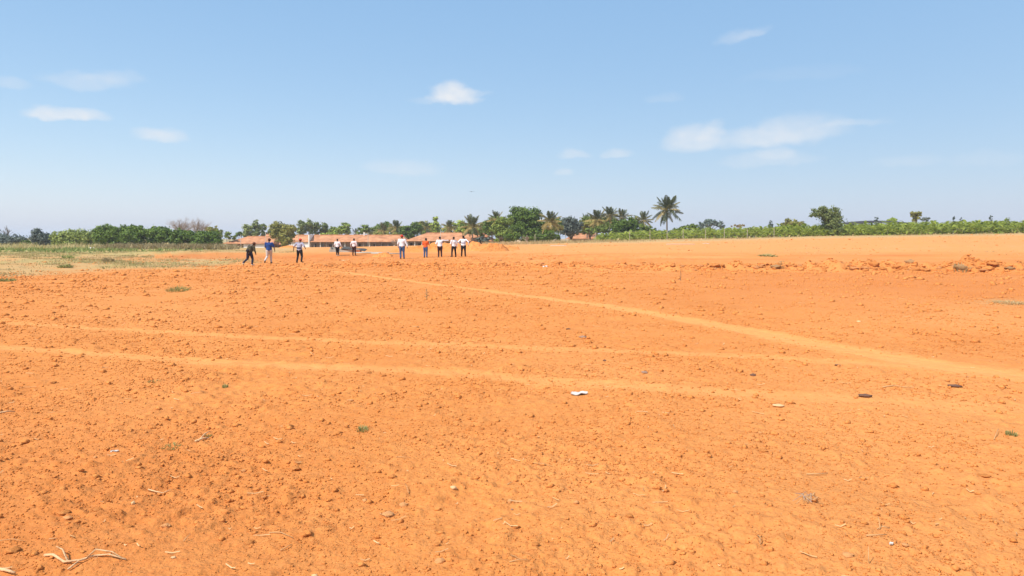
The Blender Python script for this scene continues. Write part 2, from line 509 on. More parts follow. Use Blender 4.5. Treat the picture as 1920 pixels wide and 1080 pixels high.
# ------------------------------------------------------------------ the ground
CREST = np.array([(-900, 466), (0, 465), (200, 465), (400, 465), (560, 464.5), (740, 462), (900, 458.5), (1000, 456.5),
                  (1150, 452), (1300, 448), (1600, 442.5), (1900, 437), (2800, 430)], float)
DROP = np.array([(-900, 0), (330, 0), (450, 1), (1030, 1), (1200, 0), (2800, 0)], float)
FAR_Z = -1.8


def macro(x, y):
    x = np.asarray(x, float); y = np.asarray(y, float)
    a = np.clip(np.arctan2(x, y), -R(50), R(50))
    r = np.hypot(x, y)
    px = 960 + F_PX * np.tan(a)
    d = r * np.cos(a)
    zc = CAM_H - (np.interp(px, CREST[:, 0], CREST[:, 1]) - HORIZON) * 105 / F_PX
    front = sstep(np.abs(np.arctan2(x, y)), R(95), R(60))
    y0 = np.interp(px, [300, 700, 1100, 1600], [60, 58, 44, 40])
    t = np.clip((d - y0) / (105 - y0), 0, 1)
    rise = 0.5 * t + 0.5 * t * t * (3 - 2 * t)
    z = zc * rise * front
    dr = np.interp(px, DROP[:, 0], DROP[:, 1]) * front
    z = z + (FAR_Z - z) * dr * sstep(d, 107, 146)
    z = z - 0.30 * np.exp(-((x + 20) / 13) ** 2 - ((y - 57) / 17) ** 2)
    # cut edge of the dug strip, left of the middle
    edge = 0.32 * np.exp(-((x + 24) / 11) ** 4)
    yc = 67 + 0.8 * vnoise(x * 0.3, x * 0 + 4.2, 5)
    z = z + edge * sstep(y, yc - 0.8, yc + 0.5) * (1 - sstep(y, yc + 1.0, yc + 14))
    # ridge of thrown-up soil across the field
    yb = 41.5 - 0.25 * (x + 11) + 0.9 * vnoise(x * 0.22, x * 0 + 1.7, 9)
    hb = np.interp(x, [-17, -12, 0, 10, 22, 34, 40], [0, .12, .16, .24, .42, .42, 0.1])
    w = np.where(y < yb, 1.0, 2.4)
    z = z + 1.15 * hb * np.exp(-((y - yb) / w) ** 2) * (0.8 + 0.6 * vnoise(x * 0.7, y * 0.5, 3) + 0.75 * vnoise(x * 1.5, y * 1.3, 4) + 0.4 * vnoise(x * 3.1, y * 2.2, 6))
    # uneven grassy bank on the left
    bank = sstep(-x, 14, 24) * sstep(y, 33, 42) * (1 - sstep(y, 75, 92))
    z = z + bank * (0.16 * vnoise(x * 0.16, y * 0.14, 21) + 0.07 * vnoise(x * 0.6, y * 0.5, 22) + 0.05)
    dug = sstep(x, -27, -20) * (1 - sstep(x, 6, 22)) * sstep(y, 40, 44) * (1 - sstep(y, 56, 64))
    z = z + dug * (0.07 * vnoise(x * 0.7, y * 0.45, 35) + 0.085 * np.maximum(vnoise(x * 1.5, y * 0.9, 36), 0) + 0.05 * vnoise(x * 3.3, y * 1.6, 37))
    z = z + bank * 0.05 * vnoise(x * 1.6, y * 1.1, 38)
    slope = sstep(x, -2, 8) * sstep(y, 45, 52) * (1 - sstep(y, 98, 103))
    z = z + slope * (0.13 * vnoise(x * 0.06, y * 0.22, 39) + 0.06 * vnoise(x * 0.16, y * 0.6, 40) + 0.035 * np.maximum(vnoise(x * 0.5, y * 0.9, 47), 0.1))
    z = z + 0.05 * vnoise(x * 0.09, y * 0.09, 31) * sstep(r, 8, 30)
    return z


def px_path(pts):
    out = []
    for (a, b) in pts:
        d = ray(a, b); t = -CAM_H / d.z
        for _ in range(25):
            p = d * t + Vector((0, 0, CAM_H))
            t += (p.z - float(macro(p.x, p.y))) / -d.z * 0.7
        p = d * t
        out.append((p.x, p.y))
    return np.array(out)


TRACKS = [  # path, half widths (m) along it, strength
    (px_path([(560, 503), (640, 510), (760, 526), (880, 541), (1000, 556), (1120, 571), (1250, 592), (1420, 623), (1600, 657),
              (1750, 681), (1920, 706), (2300, 760)]), (0.15, 0.42), 1.15),
    (px_path([(-300, 588), (0, 604), (240, 619), (500, 633), (800, 645), (1100, 655), (1300, 663), (1500, 673), (1750, 687)]), (0.20, 0.18), 0.75),
    (px_path([(-300, 628), (0, 650), (200, 664), (400, 679), (560, 686), (700, 691), (850, 699), (1000, 710), (1300, 731), (1600, 748),
              (1920, 765), (2300, 790)]), (0.20, 0.26), 0.8)]


def track_mask(x, y):
    m = np.zeros_like(x)
    wob = 1 + 0.3 * vnoise(x * 1.1, y * 1.1, 77)
    for P, (w0, w1), st in TRACKS:
        best = np.full_like(x, 1e9); wid = np.full_like(x, 0.3)
        n = len(P) - 1
        for i in range(n):
            a, b = P[i], P[i + 1]
            d = b - a; L2 = d @ d
            t = np.clip(((x - a[0]) * d[0] + (y - a[1]) * d[1]) / L2, 0, 1)
            dist = np.hypot(x - a[0] - t * d[0], y - a[1] - t * d[1])
            upd = dist < best
            best = np.where(upd, dist, best)
            wid = np.where(upd, w0 + (w1 - w0) * (i + t) / n, wid)
        q = st * (1 - sstep(best / (wid * wob), 0.35, 1.5))
        m = np.maximum(m, q)
    px, py = to_px(x, y, macro(x, y))
    brk = 0.62 + 0.55 * (0.5 + 0.5 * vnoise(x * 1.6, y * 1.6, 78)) + 0.35 * vnoise(x * 5.0, y * 5.0, 79)
    fade = 1 - 0.45 * sstep(px, 1250, 1800) * sstep(py, 690, 720)
    return np.clip(m * brk * fade, 0, 1)


def zones(x, y, z):
    """ground cover laid out on the site: red, pale, dry grass, green cover"""
    px, py = to_px(x, y, z)
    front = (y > 1) * 1.0
    n1 = vnoise(x * 0.35, y * 0.22, 41) + 0.5 * vnoise(x * 0.9, y * 0.6, 42)
    n2 = vnoise(x * 0.12, y * 0.09, 43)
    streak_ = vnoise(x * 0.07, y * 0.35, 45) + 0.7 * vnoise(x * 0.2, y * 0.9, 46)
    red = front * sstep(py, 462, 470) * (1 - sstep(py, 486, 494)) * sstep(px, 280, 340) * (1 - sstep(px, 700, 980)) * np.clip(0.55 + 0.8 * n1, 0, 1)
    face = np.exp(-((py - 480) / 5.0) ** 2) * sstep(px, 290, 340) * (1 - sstep(px, 640, 720))
    red = np.maximum(red * 0.6, face * front)
    red = np.maximum(red, front * (1 - sstep(py, 484, 494)) * sstep(px, 900, 1100) * np.clip(-0.2 - streak_, 0, 1) * 0.8)
    red = np.maximum(red, front * sstep(py, 505, 515) * (1 - sstep(py, 540, 600)) * sstep(px, 1100, 1500) * 0.45)
    red = np.maximum(red, front * sstep(py, 600, 860) * (1 - sstep(px, 100, 1000)) * 0.4)
    pale = front * (1 - sstep(py, 478, 494)) * sstep(px, 820, 1000) * np.clip(0.65 + 0.5 * n1, 0, 1)
    streak = vnoise(x * 0.07, y * 0.35, 45) + 0.7 * vnoise(x * 0.2, y * 0.9, 46)
    pale = pale * np.clip(0.42 + 1.25 * streak, 0, 1)
    pale = np.maximum(pale, front * (1 - sstep(py, 471, 478)) * sstep(px, 420, 560) * 0.95)
    pale = np.maximum(pale, front * np.exp(-((px - 1780) / 190) ** 2 - ((py - 605) / 34) ** 2) * 0.8 * np.clip(0.6 + 0.9 * n1, 0, 1))
    pale = np.maximum(pale, front * sstep(px, 900, 1900) * sstep(py, 620, 720) * 0.42)
    edge = np.interp(px, [-400, 0, 100, 200, 330, 420, 480, 560, 620], [535, 520, 514, 507, 504, 498, 490, 474, 464])
    dry = front * (1 - sstep(py + 7 * n1, edge - 7, edge + 5)) * (1 - sstep(px, 500, 640)) * np.clip(0.95 + 0.4 * n1 + 0.3 * n2, 0, 1)
    dry = np.where((py > 474) & (py < 486) & (px > 290), dry * 0.25, dry)
    strip = sstep(px, 930, 1010) * (1 - sstep(py, np.interp(px, [900, 1200, 1500, 1920], [457, 453, 446, 439]), np.interp(px, [900, 1200, 1500, 1920], [462, 458, 450, 443])))
    dry = np.maximum(dry, strip * front)
    dash = sstep(streak_, -0.1, 0.6) * np.exp(-((py - np.interp(px, [1300, 1920], [469, 461])) / 3.2) ** 2) * sstep(px, 1480, 1560)
    dry = np.maximum(dry, front * dash * 0.75)
    dry = np.maximum(dry, front * np.exp(-((px - 1890) / 60) ** 2 - ((py - 566) / 6) ** 2) * 0.6)
    dry = np.maximum(dry, (y > 110) * (px < 1100) * 0.9)
    ge = np.interp(px, [-400, 0, 150, 300, 420, 500], [484, 479, 477, 476, 470, 464])
    green = front * (1 - sstep(py + 2.5 * n1, ge - 3, ge + 2)) * (1 - sstep(px, 420, 520)) * np.clip(0.8 + 0.5 * n2, 0, 1)
    green = np.maximum(green, front * np.exp(-((px - 1440) / 16) ** 2 - ((py - 477) / 2.2) ** 2) * 0.9)
    green = np.maximum(green, front * (py < 505) * (px < 430) * sstep(n2 + 0.6 * n1, -0.1, 0.5) * 0.6)
    rough = 0.78 + 0.22 * (1 - sstep(px, 500, 1700)) * sstep(py, 500, 520)
    rough = np.where((py > 484) & (py < 512) & (px > 540), 1.3, rough)
    return [np.clip(q, 0, 1) for q in (red, pale, dry, green)] + [rough * front + 0.6 * (1 - front)]


def relief(x, y, spacing, rough, track):
    """clods and crumbs; octaves finer than the mesh are left to the material"""
    ca, sa = math.cos(R(52)), math.sin(R(52))
    u = (x * ca + y * sa) * 0.72; v = -x * sa + y * ca
    h = np.zeros_like(x)
    amt0 = rough * (1 + 0.8 * vnoise(x * 4, y * 4, 57))
    patch = 0.55 + 0.75 * sstep(vnoise(x * 0.5, y * 0.5, 58) + 0.5 * vnoise(x * 1.3, y * 1.3, 59), -0.45, 0.5)
    amt = rough * patch * (1 - 0.85 * track)
    for wl_, amp, kind, sd_ in ((0.85, 0.020, 0, 51), (0.36, 0.014, 1, 52), (0.17, 0.013, 1, 53), (0.085, 0.012, 1, 54),
                                (0.045, 0.0085, 1, 55), (0.026, 0.0048, 1, 56)):
        fade = np.clip(wl_ / spacing / 2.2 - 0.6, 0, 1)
        if fade.max() <= 0: continue
        n = vnoise(u / wl_, v / wl_, sd_)
        if kind: n = np.maximum(n - 0.16, 0) ** 0.65 * 1.6 - 0.35
        h += amp * n * fade * amt
    return 1.18 * h - 0.022 * track + 0.035 * track * (1 - track) * amt0


def build_ground():
    rs = [0.0, 0.8, 1.4, 2.0]
    r = 2.5
    while r < 60:
        rs.append(r); r *= 1 + (0.0036 if r < 12 else 0.0036 + 0.0045 * min(1, (r - 12) / 10))
    while r < 1500:
        rs.append(r); r *= 1.02 if r < 200 else 1.05
    rs.append(1500.0)
    rs = np.array(rs[1:])
    fine = np.arange(-41, 41.001, 82 / 800)
    left = np.linspace(-180, -41, 50)[1:-1]
    right = np.linspace(41, 180, 50)[1:-1]
    ang = np.radians(np.concatenate([[-180], left, fine, right]))
    nA, nR = len(ang), len(rs)
    A, RR = np.meshgrid(ang, rs)
    X = RR * np.sin(A); Y = RR * np.cos(A)
    x, y = X.ravel(), Y.ravel()
    sp = (RR * np.gradient(ang)[None, :]).ravel()
    drs = np.gradient(rs)
    sp = np.maximum(sp, np.repeat(drs, nA))
    z = macro(x, y)
    tr = track_mask(x, y)
    red, pale, dry, green, rough = zones(x, y, z)
    # far ridge of clods keeps more shape than the mesh step alone
    z2 = z + relief(x, y, sp * 0.75, rough, tr)
    V = np.stack([x, y, z2], 1)
    V = np.vstack([V, [[0, 0, 0]]])
    i = np.arange(nR - 1)[:, None] * nA; j = np.arange(nA)[None, :]; j2 = (j + 1) % nA
    Q = np.stack([(i + j), (i + j2), (i + nA + j2), (i + nA + j)], -1).reshape(-1, 4)[:, ::-1]
    me = np_mesh('ground', V, Q, M['soil'], smooth=True)
    # centre fan
    bm = bmesh.new(); bm.from_mesh(me); bm.verts.ensure_lookup_table()
    c = bm.verts[len(V) - 1]; c.co.z = float(z2[:nA].mean())
    for k in range(nA):
        bm.faces.new((c, bm.verts[(k + 1) % nA], bm.verts[k])).smooth = True
    bm.normal_update(); bm.to_mesh(me); bm.free()
    for nm, arr in (('track', tr), ('red', red), ('pale', pale), ('dry', dry), ('green', green)):
        at = me.attributes.new(nm, 'FLOAT', 'POINT')
        at.data.foreach_set('value', np.append(arr, 0).astype(np.float32))
    o = link('ground', me)
    tag(o, kind='structure')
    return o


ground = build_ground()


def gz(x, y):
    x = np.atleast_1d(np.asarray(x, float)); y = np.atleast_1d(np.asarray(y, float))
    z = macro(x, y); tr = track_mask(x, y)
    rough = zones(x, y, z)[4]
    rr = np.hypot(x, y)
    q = z + relief(x, y, np.maximum(rr * 0.004, 0.01), rough, tr)
    return q


def G(x, y):
    return float(gz(x, y)[0])


def gp(px, py):
    """point of the ground seen at a photo pixel"""
    d = ray(px, py)
    ts = 2.0 * 1.02 ** np.arange(268)
    below = CAM_H + d.z * ts < macro(d.x * ts, d.y * ts)
    k = int(np.argmax(below)) if below.any() else len(ts) - 1
    ts = np.linspace(ts[max(k - 1, 0)], ts[k], 120)
    below = CAM_H + d.z * ts < macro(d.x * ts, d.y * ts)
    hi = float(ts[int(np.argmax(below))]) if below.any() else float(ts[-1])
    return Vector((d.x * hi, d.y * hi, G(d.x * hi, d.y * hi)))


def at(px, py, Y):
    d = ray(px, py)
    return Vector((d.x * Y, Y, CAM_H + d.z * Y))


# the air over the fields: one pale even haze
hz = MB().box(-1700, 1700, -1700, 1700, -3.6, 17.0)
hm = bpy.data.materials.new('haze_air'); hm.use_nodes = True
hn = hm.node_tree
for n in list(hn.nodes):
    hn.nodes.remove(n)
ho = hn.nodes.new('ShaderNodeOutputMaterial'); hv = hn.nodes.new('ShaderNodeVolumePrincipled')
hv.inputs['Color'].default_value = (0.93, 0.95, 1.0, 1)
hv.inputs['Density'].default_value = 0.00036
hn.links.new(hv.outputs[0], ho.inputs['Volume'])
tag(hz.build('haze', hm), kind='stuff')
#@@REST
# ------------------------------------------------------------------ loose soil, litter and grass that nobody could count


def ico(seed, flat=0.7, sub=1):
    bm = bmesh.new()
    bmesh.ops.create_icosphere(bm, subdivisions=sub, radius=1.0)
    r_ = random.Random(seed)
    for v in bm.verts:
        k = r_.uniform(0.68, 1.22)
        v.co *= k; v.co.z *= flat
    V = np.array([v.co[:] for v in bm.verts]); F = np.array([[v.index for v in f.verts] for f in bm.faces])
    bm.free()
    return V, F


def scatter(name, mat, protos, P, S, A, stretch=None, sink=0.25, smooth=False):
    """many copies of a few shapes joined in one mesh. P (n,3), S sizes, A angles"""
    Vs, Fs = [], []; b = 0
    which = rng.integers(0, len(protos), len(P))
    for k, (V, F) in enumerate(protos):
        idx = np.nonzero(which == k)[0]
        if not len(idx): continue
        ca, sa = np.cos(A[idx]), np.sin(A[idx])
        st = stretch[idx] if stretch is not None else np.ones(len(idx))
        vx = V[None, :, 0] * S[idx, None] * st[:, None]; vy = V[None, :, 1] * S[idx, None]; vz = V[None, :, 2] * S[idx, None]
        X = vx * ca[:, None] - vy * sa[:, None] + P[idx, 0, None]
        Y = vx * sa[:, None] + vy * ca[:, None] + P[idx, 1, None]
        Z = vz + P[idx, 2, None] + (S[idx] * (0.5 - sink))[:, None] * 0.6
        W = np.stack([X, Y, Z], -1).reshape(-1, 3)
        FF = (F[None] + (np.arange(len(idx)) * len(V))[:, None, None]).reshape(-1, 3) + b
        b += len(W); Vs.append(W); Fs.append(FF)
    return link(name, np_mesh(name, np.vstack(Vs), np.vstack(Fs), mat, smooth, 3))


def field_points(n, rmin, rmax, amax=40, power=1.0):
    u = rng.random(n) ** power
    r = rmin * (rmax / rmin) ** u
    a = np.radians(rng.uniform(-amax, amax, n))
    x, y = r * np.sin(a), r * np.cos(a)
    return x, y, r


clod_protos = [ico(k, 0.62) for k in range(7)]
oct_protos = []
for k in range(6):
    r_ = random.Random(k + 50)
    V = np.array([(1, 0, 0), (0, 1, 0), (-1, 0, 0), (0, -1, 0), (0, 0, .7), (0, 0, -.7)], float) * np.array([[r_.uniform(.7, 1.25)] for _ in range(6)])
    F = np.array([(0, 1, 4), (1, 2, 4), (2, 3, 4), (3, 0, 4), (1, 0, 5), (2, 1, 5), (3, 2, 5), (0, 3, 5)])
    oct_protos.append((V, F))

x, y, r = field_points(140000, 2.9, 42, power=0.8)
z = macro(x, y); tr = track_mask(x, y); rough = zones(x, y, z)[4]
clump = 0.6 + 0.8 * vnoise(x * 0.8, y * 0.8, 61) + 0.5 * vnoise(x * 0.25, y * 0.25, 62)
px_, py_ = to_px(x, y, z)
keep = rng.random(len(x)) < np.clip(clump * (1 - 0.93 * tr) * (0.35 + 0.65 * rough) * (1.15 - 0.30 * sstep(px_, 600, 1700)), 0, 1)
x, y, r = x[keep], y[keep], r[keep]
S = (0.0034 + 0.0015 * r) * (0.35 + rng.pareto(3.6, len(x)) * 0.5)
S = np.clip(S, 0.003, 0.010 + 0.0034 * r)
P = np.stack([x, y, gz(x, y)], 1)
o = scatter('loose_clods', M['soil_loose'], oct_protos, P, S, rng.uniform(0, 6.28, len(x)), rng.uniform(0.8, 1.7, len(x)))
tag(o, 'small crumbs and clods of orange soil strewn over the field', 'soil crumbs', kind='stuff')

# crumbled soil along the thrown-up ridge
n = 6500
x = rng.uniform(-19, 38, n); yb = 41.5 - 0.25 * (x + 11)
y = yb + rng.normal(0, 1.0, n) * 0.95
P = np.stack([x, y, gz(x, y)], 1)
S = rng.uniform(0.015, 0.06, n) * (1 + 1.2 * rng.random(n) ** 5)
tag(scatter('ridge_crumbs', M['soil_loose'], clod_protos, P, S, rng.uniform(0, 6.28, n), rng.uniform(.8, 1.6, n)),
    'crumbled soil along the low ridge thrown up across the field', 'soil crumbs', kind='stuff')
# disturbed soil round the men
n = 3500
x = rng.uniform(-32, 4, n); y = rng.uniform(45, 66, n)
P = np.stack([x, y, gz(x, y)], 1)
S = rng.uniform(0.02, 0.06, n) * (0.6 + 1.2 * rng.random(n) ** 4)
tag(scatter('dug_soil_crumbs', M['soil_loose'], clod_protos, P, S, rng.uniform(0, 6.28, n), rng.uniform(.8, 1.6, n)),
    'crumbled red soil lying where the strip was dug', 'soil crumbs', kind='stuff')


n = 3600
x = rng.uniform(0, 72, n); y = rng.uniform(44, 98, n)
k_ = rng.random(n) < np.clip(0.3 + vnoise(x * .12, y * .2, 66) + .5 * vnoise(x * .5, y * .5, 67), 0, 1)
x, y = x[k_], y[k_]; n = len(x)
P = np.stack([x, y, gz(x, y)], 1)
S = rng.uniform(0.02, 0.05, n) * (0.7 + 1.5 * rng.random(n) ** 4) * (y / 60)
tag(scatter('slope_crumbs', M['soil_loose'], clod_protos, P, S, rng.uniform(0, 6.28, n), rng.uniform(.8, 1.6, n)),
    'scattered soil crumbs on the smooth slope at the right', 'soil crumbs', kind='stuff')


def blades(name, mat, x, y, h, w, lean=0.5, zbase=None, curl=0.0):
    """one triangle per blade"""
    n = len(x)
    z = gz(x, y) if zbase is None else zbase
    a = rng.uniform(0, 2 * np.pi, n); la = rng.uniform(0, 2 * np.pi, n)
    ll = h * rng.uniform(0, lean, n)
    B = np.stack([x, y, z - 0.01], 1)
    dx = np.stack([np.cos(a) * w / 2, np.sin(a) * w / 2, np.zeros(n)], 1)
    T = B + np.stack([np.cos(la) * ll, np.sin(la) * ll, h], 1)
    V = np.stack([B - dx, B + dx, T], 1).reshape(-1, 3)
    Q = np.arange(3 * n).reshape(n, 3)
    return link(name, np_mesh(name, V, Q, mat, False, 3))


def sel(n, fn, xr, yr):
    x = rng.uniform(*xr, n); y = rng.uniform(*yr, n)
    z = macro(x, y); px, py = to_px(x, y, z)
    k = rng.random(n) < fn(x, y, px, py)
    return x[k], y[k]


def dry_d(x, y, px, py):
    z = macro(x, y); zz = zones(x, y, z)
    return np.clip(zz[2] * 1.3 - 0.2, 0, 1) * np.clip(0.25 + 0.9 * vnoise(x * 0.45, y * 0.45, 71) + 0.7 * vnoise(x * 0.15, y * 0.15, 72), 0, 1)


x, y = sel(150000, dry_d, (-52, -9), (30, 78))
tag(blades('dry_grass', M['dry_grass'], x, y, rng.uniform(0.03, 0.14, len(x)), rng.uniform(0.03, 0.07, len(x)), 1.4),
    'short dry yellow grass on the uneven bank at the left', 'grass', kind='stuff')
x, y = sel(70000, lambda x, y, px, py: dry_d(x, y, px, py) * sstep(vnoise(x * 0.22, y * 0.16, 73), -0.4, 0.3), (-52, -14), (32, 78))
tag(blades('green_grass', M['green_grass'], x, y, rng.uniform(0.04, 0.18, len(x)), rng.uniform(0.03, 0.07, len(x)), 1.2),
    'thin green grass mixed into the dry grass on the left bank', 'grass', kind='stuff')
# grass verge in front of the hedge and trees, middle to right
x, y = sel(30000, lambda x, y, px, py: np.where(px < 1150, 0.9, 0.6) * np.clip(0.6 + 0.6 * vnoise(x * 0.4, y * 0.4, 74), 0, 1)
           * sstep(y, 97, 101) * (px > 905) * (px < 1935), (-8, 76), (97, 107))
hgt = np.interp(x, [-8, 5, 14, 20, 70], [0.5, 0.6, 0.4, 0.22, 0.22])
tag(blades('verge_grass', M['dry_grass'], x, y, rng.uniform(0.3, 1, len(x)) * hgt, rng.uniform(0.04, 0.1, len(x)), 0.8),
    'dry straw coloured grass along the foot of the trees and hedge', 'grass', kind='stuff')
x, y = sel(16000, lambda x, y, px, py: (px > 900) * sstep(vnoise(x * .1, y * .25, 68) + .5 * vnoise(x * .4, y * .6, 69), .35, .75), (0, 74), (46, 100))
tag(blades('sparse_grass', M['dry_grass'], x, y, rng.uniform(0.04, 0.16, len(x)), rng.uniform(0.04, 0.08, len(x)), 1.2),
    'sparse patches of short dry grass on the slope at the right', 'grass', kind='stuff')
# dead brush under the left trees
x, y = sel(26000, lambda x, y, px, py: sstep(px, 165, 230) * (1 - sstep(px, 430, 452)) * np.clip(0.65 + vnoise(x * 0.3, y * 0.2, 75), 0, 1), (-66, -34), (93, 107))
tag(blades('brushwood', M['leaf_brown'], x, y, rng.uniform(0.2, 0.95, len(x)) * (.75 + .5 * vnoise(x * .5, y * .5, 76)), rng.uniform(0.06, 0.2, len(x)), 1.8),
    'brown dead brushwood and tall dry grass below the left trees', 'brushwood', kind='stuff')
# low green crop on the far left
n = 22000
x, y = sel(n, lambda x, y, px, py: (1 - sstep(px, 250, 430)) * (1 - sstep(y, 90, 94) * sstep(px, 150, 200)) * (0.35 + 0.65 * (np.sin(y * 2 * np.pi / 1.3) > -0.2)) * sstep(y + 7 * vnoise(x * .13, y * .05, 91) + 3 * vnoise(x * .5, y * .2, 92), 70, 77) * np.clip(.65 + .9 * vnoise(x * .22, y * .15, 93), .12, 1), (-95, -36), (66, 112))
tag(blades('green_crop', M['crop'], x, y, rng.uniform(0.12, 0.42, len(x)) * (1 + .6 * vnoise(x * .35, y * .3, 94)), rng.uniform(0.10, 0.26, len(x)), 1.3),
    'low green crop growing in rows beyond the left bank', 'crop', kind='stuff')
x, y = sel(7000, lambda x, y, px, py: (1 - sstep(px, 60, 260)) * 0.8, (-95, -50), (94, 112))
tag(blades('yellow_crop', M['banana_dry'], x, y, rng.uniform(0.2, 0.8, len(x)) * (1 + .7 * vnoise(x * .25, y * .2, 95)), rng.uniform(0.08, 0.2, len(x)), 1.1),
    'taller yellowing crop behind the green rows at the far left', 'crop', kind='stuff')

# straw litter
n = 420
x, y, r = field_points(n, 3.0, 22)
L = (0.02 + 0.10 * rng.random(n) ** 2) * (0.6 + 0.05 * r); a = rng.uniform(-0.9, 1.6, n) + (rng.random(n) < .15) * 1.5
w = rng.uniform(0.0009, 0.0022, n) * (1 + 0.12 * r)
dx, dy = np.cos(a) * L / 2, np.sin(a) * L / 2
Vs = []
for s in (-1, 0.0, 1):
    bend = (1 - abs(s)) * L * rng.uniform(-.12, .12, n)
    cx, cy = x + dx * s - np.sin(a) * bend, y + dy * s + np.cos(a) * bend
    zz = gz(cx, cy) + 0.006 + (abs(s)) * rng.uniform(0, 0.012, n)
    Vs.append(np.stack([cx + np.sin(a) * w, cy - np.cos(a) * w, zz], 1))
    Vs.append(np.stack([cx - np.sin(a) * w, cy + np.cos(a) * w, zz + 0.003], 1))
V = np.stack(Vs, 1).reshape(-1, 3)
base = (np.arange(n) * 6)[:, None, None]
Q = (np.array([[0, 2, 3, 1], [2, 4, 5, 3]])[None] + base).reshape(-1, 4)
tag(link('straw_litter', np_mesh('straw_litter', V, Q, M['straw'])), 'bits of pale straw and stubble scattered on the soil', 'straw', kind='stuff')

# ------------------------------------------------------------------ trees


def leaf_cloud(lobes, n, size, sun_gap=0.35, droop=0.0):
    """lobes: (centre, (rx,ry,rz)); leaves sit in sub-clumps on and inside each lobe"""
    lobes = [(c, tuple(v * (1.12 if rad[0] > 1.2 else 1.0) for v in rad)) for c, rad in lobes]
    vol = np.array([l[1][0] * l[1][2] for l in lobes]); pr = vol / vol.sum()
    V, OUT = [], []
    for (c, rad), p in zip(lobes, pr):
        m = max(12, int(n * p))
        k = max(9, int(m / 30))
        # clump centres mostly near the surface
        d = rng.normal(size=(k, 3)); d /= np.linalg.norm(d, axis=1)[:, None]
        rr = rng.uniform(0.15, 1.0, k) ** 0.55
        cc = d * rr[:, None] * np.array(rad) + np.array(c)
        cr = rng.uniform(0.2, 0.42, k) * min(rad)
        w = rng.integers(0, k, m)
        q = rng.normal(size=(m, 3)) * 0.62
        pos = cc[w] + q * cr[w][:, None] * np.array([1.15, 1.15, 0.75])
        pos[:, 2] -= droop * rng.random(m)
        V.append(pos)
        OUT.append((pos - np.array(c)) / np.array(rad) * 0.6 + q * 0.5)
    P = np.vstack(V); m = len(P)
    out = np.vstack(OUT); out /= (np.linalg.norm(out, axis=1)[:, None] + 1e-6)
    nrm = rng.normal(size=(m, 3)) * 0.55 + out * 1.0; nrm[:, 2] += 0.25
    nrm /= np.linalg.norm(nrm, axis=1)[:, None]
    t = np.cross(nrm, rng.normal(size=(m, 3))); t /= np.linalg.norm(t, axis=1)[:, None]
    b = np.cross(nrm, t)
    s = size * rng.uniform(0.55, 1.25, m)[:, None]
    q = np.stack([P - t * s, P - b * s * 0.55, P + t * s, P + b * s * 0.55], 1).reshape(-1, 3)
    return q, np.arange(4 * m).reshape(m, 4)


def leafy(name, label, cat, lobes_px, dist, mat, base_px, n=None, size=2.0, trunk=0.18, group=None, droop=0.0, bark='bark', depth=1.0):
    """lobes_px: (px, py, rx, ry) in photo pixels at distance dist; base_px: trunk foot column"""
    sc_m = dist / F_PX
    bx = at(base_px, 450, dist).x
    bz = G(bx, dist)
    root = empty(name, (bx, dist, bz))
    tag(root, label, cat, group)
    lobes = []
    for i, (cx, cy, rx, ry) in enumerate(lobes_px):
        c = at(cx, cy, dist)
        dy_ = rng.uniform(-0.35, 0.35) * rx * sc_m
        lobes.append(((c.x - bx, dy_, c.z - bz), (rx * sc_m, rx * sc_m * depth, ry * sc_m)))
    area = sum(rx * ry * math.pi for (_, _, rx, ry) in lobes_px)
    if n is None: n = int(area * 3.0)
    q, f = leaf_cloud(lobes, n, size * sc_m, droop=droop)
    q[:, 2] = np.maximum(q[:, 2], 0.03)
    link('crown', np_mesh('crown', q, f, M[mat]), root)
    mb = MB()
    top = sum(l[0][2] for l in lobes) / len(lobes)
    fork = Vector((rng.uniform(-.1, .1), 0, max(0.15, top * 0.45)))
    mb.tube([(0, 0, -0.15), (fork.x * .5, 0, fork.z * 0.5), fork], [trunk, trunk * .85, trunk * .7], 7)
    for (c, rad) in lobes:
        for _ in range(2):
            e = Vector(c) + Vector((rng.uniform(-.5, .5) * rad[0], rng.uniform(-.5, .5) * rad[1], rng.uniform(-.1, .6) * rad[2]))
            m_ = fork.lerp(e, 0.5) + Vector((rng.uniform(-.1, .1), rng.uniform(-.1, .1), 0.05 * rad[2]))
            mb.tube([fork - Vector((0, 0, 0.05)), m_, e], [trunk * .5, trunk * .3, trunk * .1], 5)
    mb.build('trunk', M[bark], root, True)
    return root


T = leafy
T('shrub', 'dull green bush at the left edge of the photo', 'bush', [(14, 450, 26, 10), (40, 452, 18, 8), (-12, 450, 22, 12)], 128, 'leaf_grey', 12)
T('shrub', 'small dark bush between the edge bush and the slate green tree', 'bush', [(49, 456, 9, 6), (58, 457, 8, 5)], 120, 'leaf_dark', 52, trunk=.08)
T('tree', 'dark slate green tree with a ragged pointed top', 'tree', [(74, 444, 13, 14), (80, 450, 14, 12), (66, 452, 10, 9), (73, 434, 6, 7)], 124, 'leaf_grey', 76)
T('tree', 'tree hazed to faint grey behind the slate green one', 'tree', [(93, 448, 8, 9), (99, 453, 7, 7)], 150, 'leaf_hazed', 95, trunk=.1)
T('tree', 'rounded yellow green tree with drooping feathery crown', 'tree', [(120, 446, 18, 12), (140, 442, 22, 12), (158, 448, 16, 12), (136, 453, 30, 9)], 118, 'leaf_yellow_green', 138, size=2.4, droop=.3)
T('tree', 'narrow grey green tree beside the yellow green one', 'tree', [(172, 441, 8, 9), (177, 450, 9, 9)], 130, 'leaf_eucalyptus', 174, trunk=.1)
T('tree', 'broad dark green tree, leftmost of the dense clump', 'tree', [(200, 432, 17, 9), (214, 440, 24, 14), (196, 446, 18, 12), (225, 452, 20, 10)], 116, 'leaf_dark', 208, size=2.2)
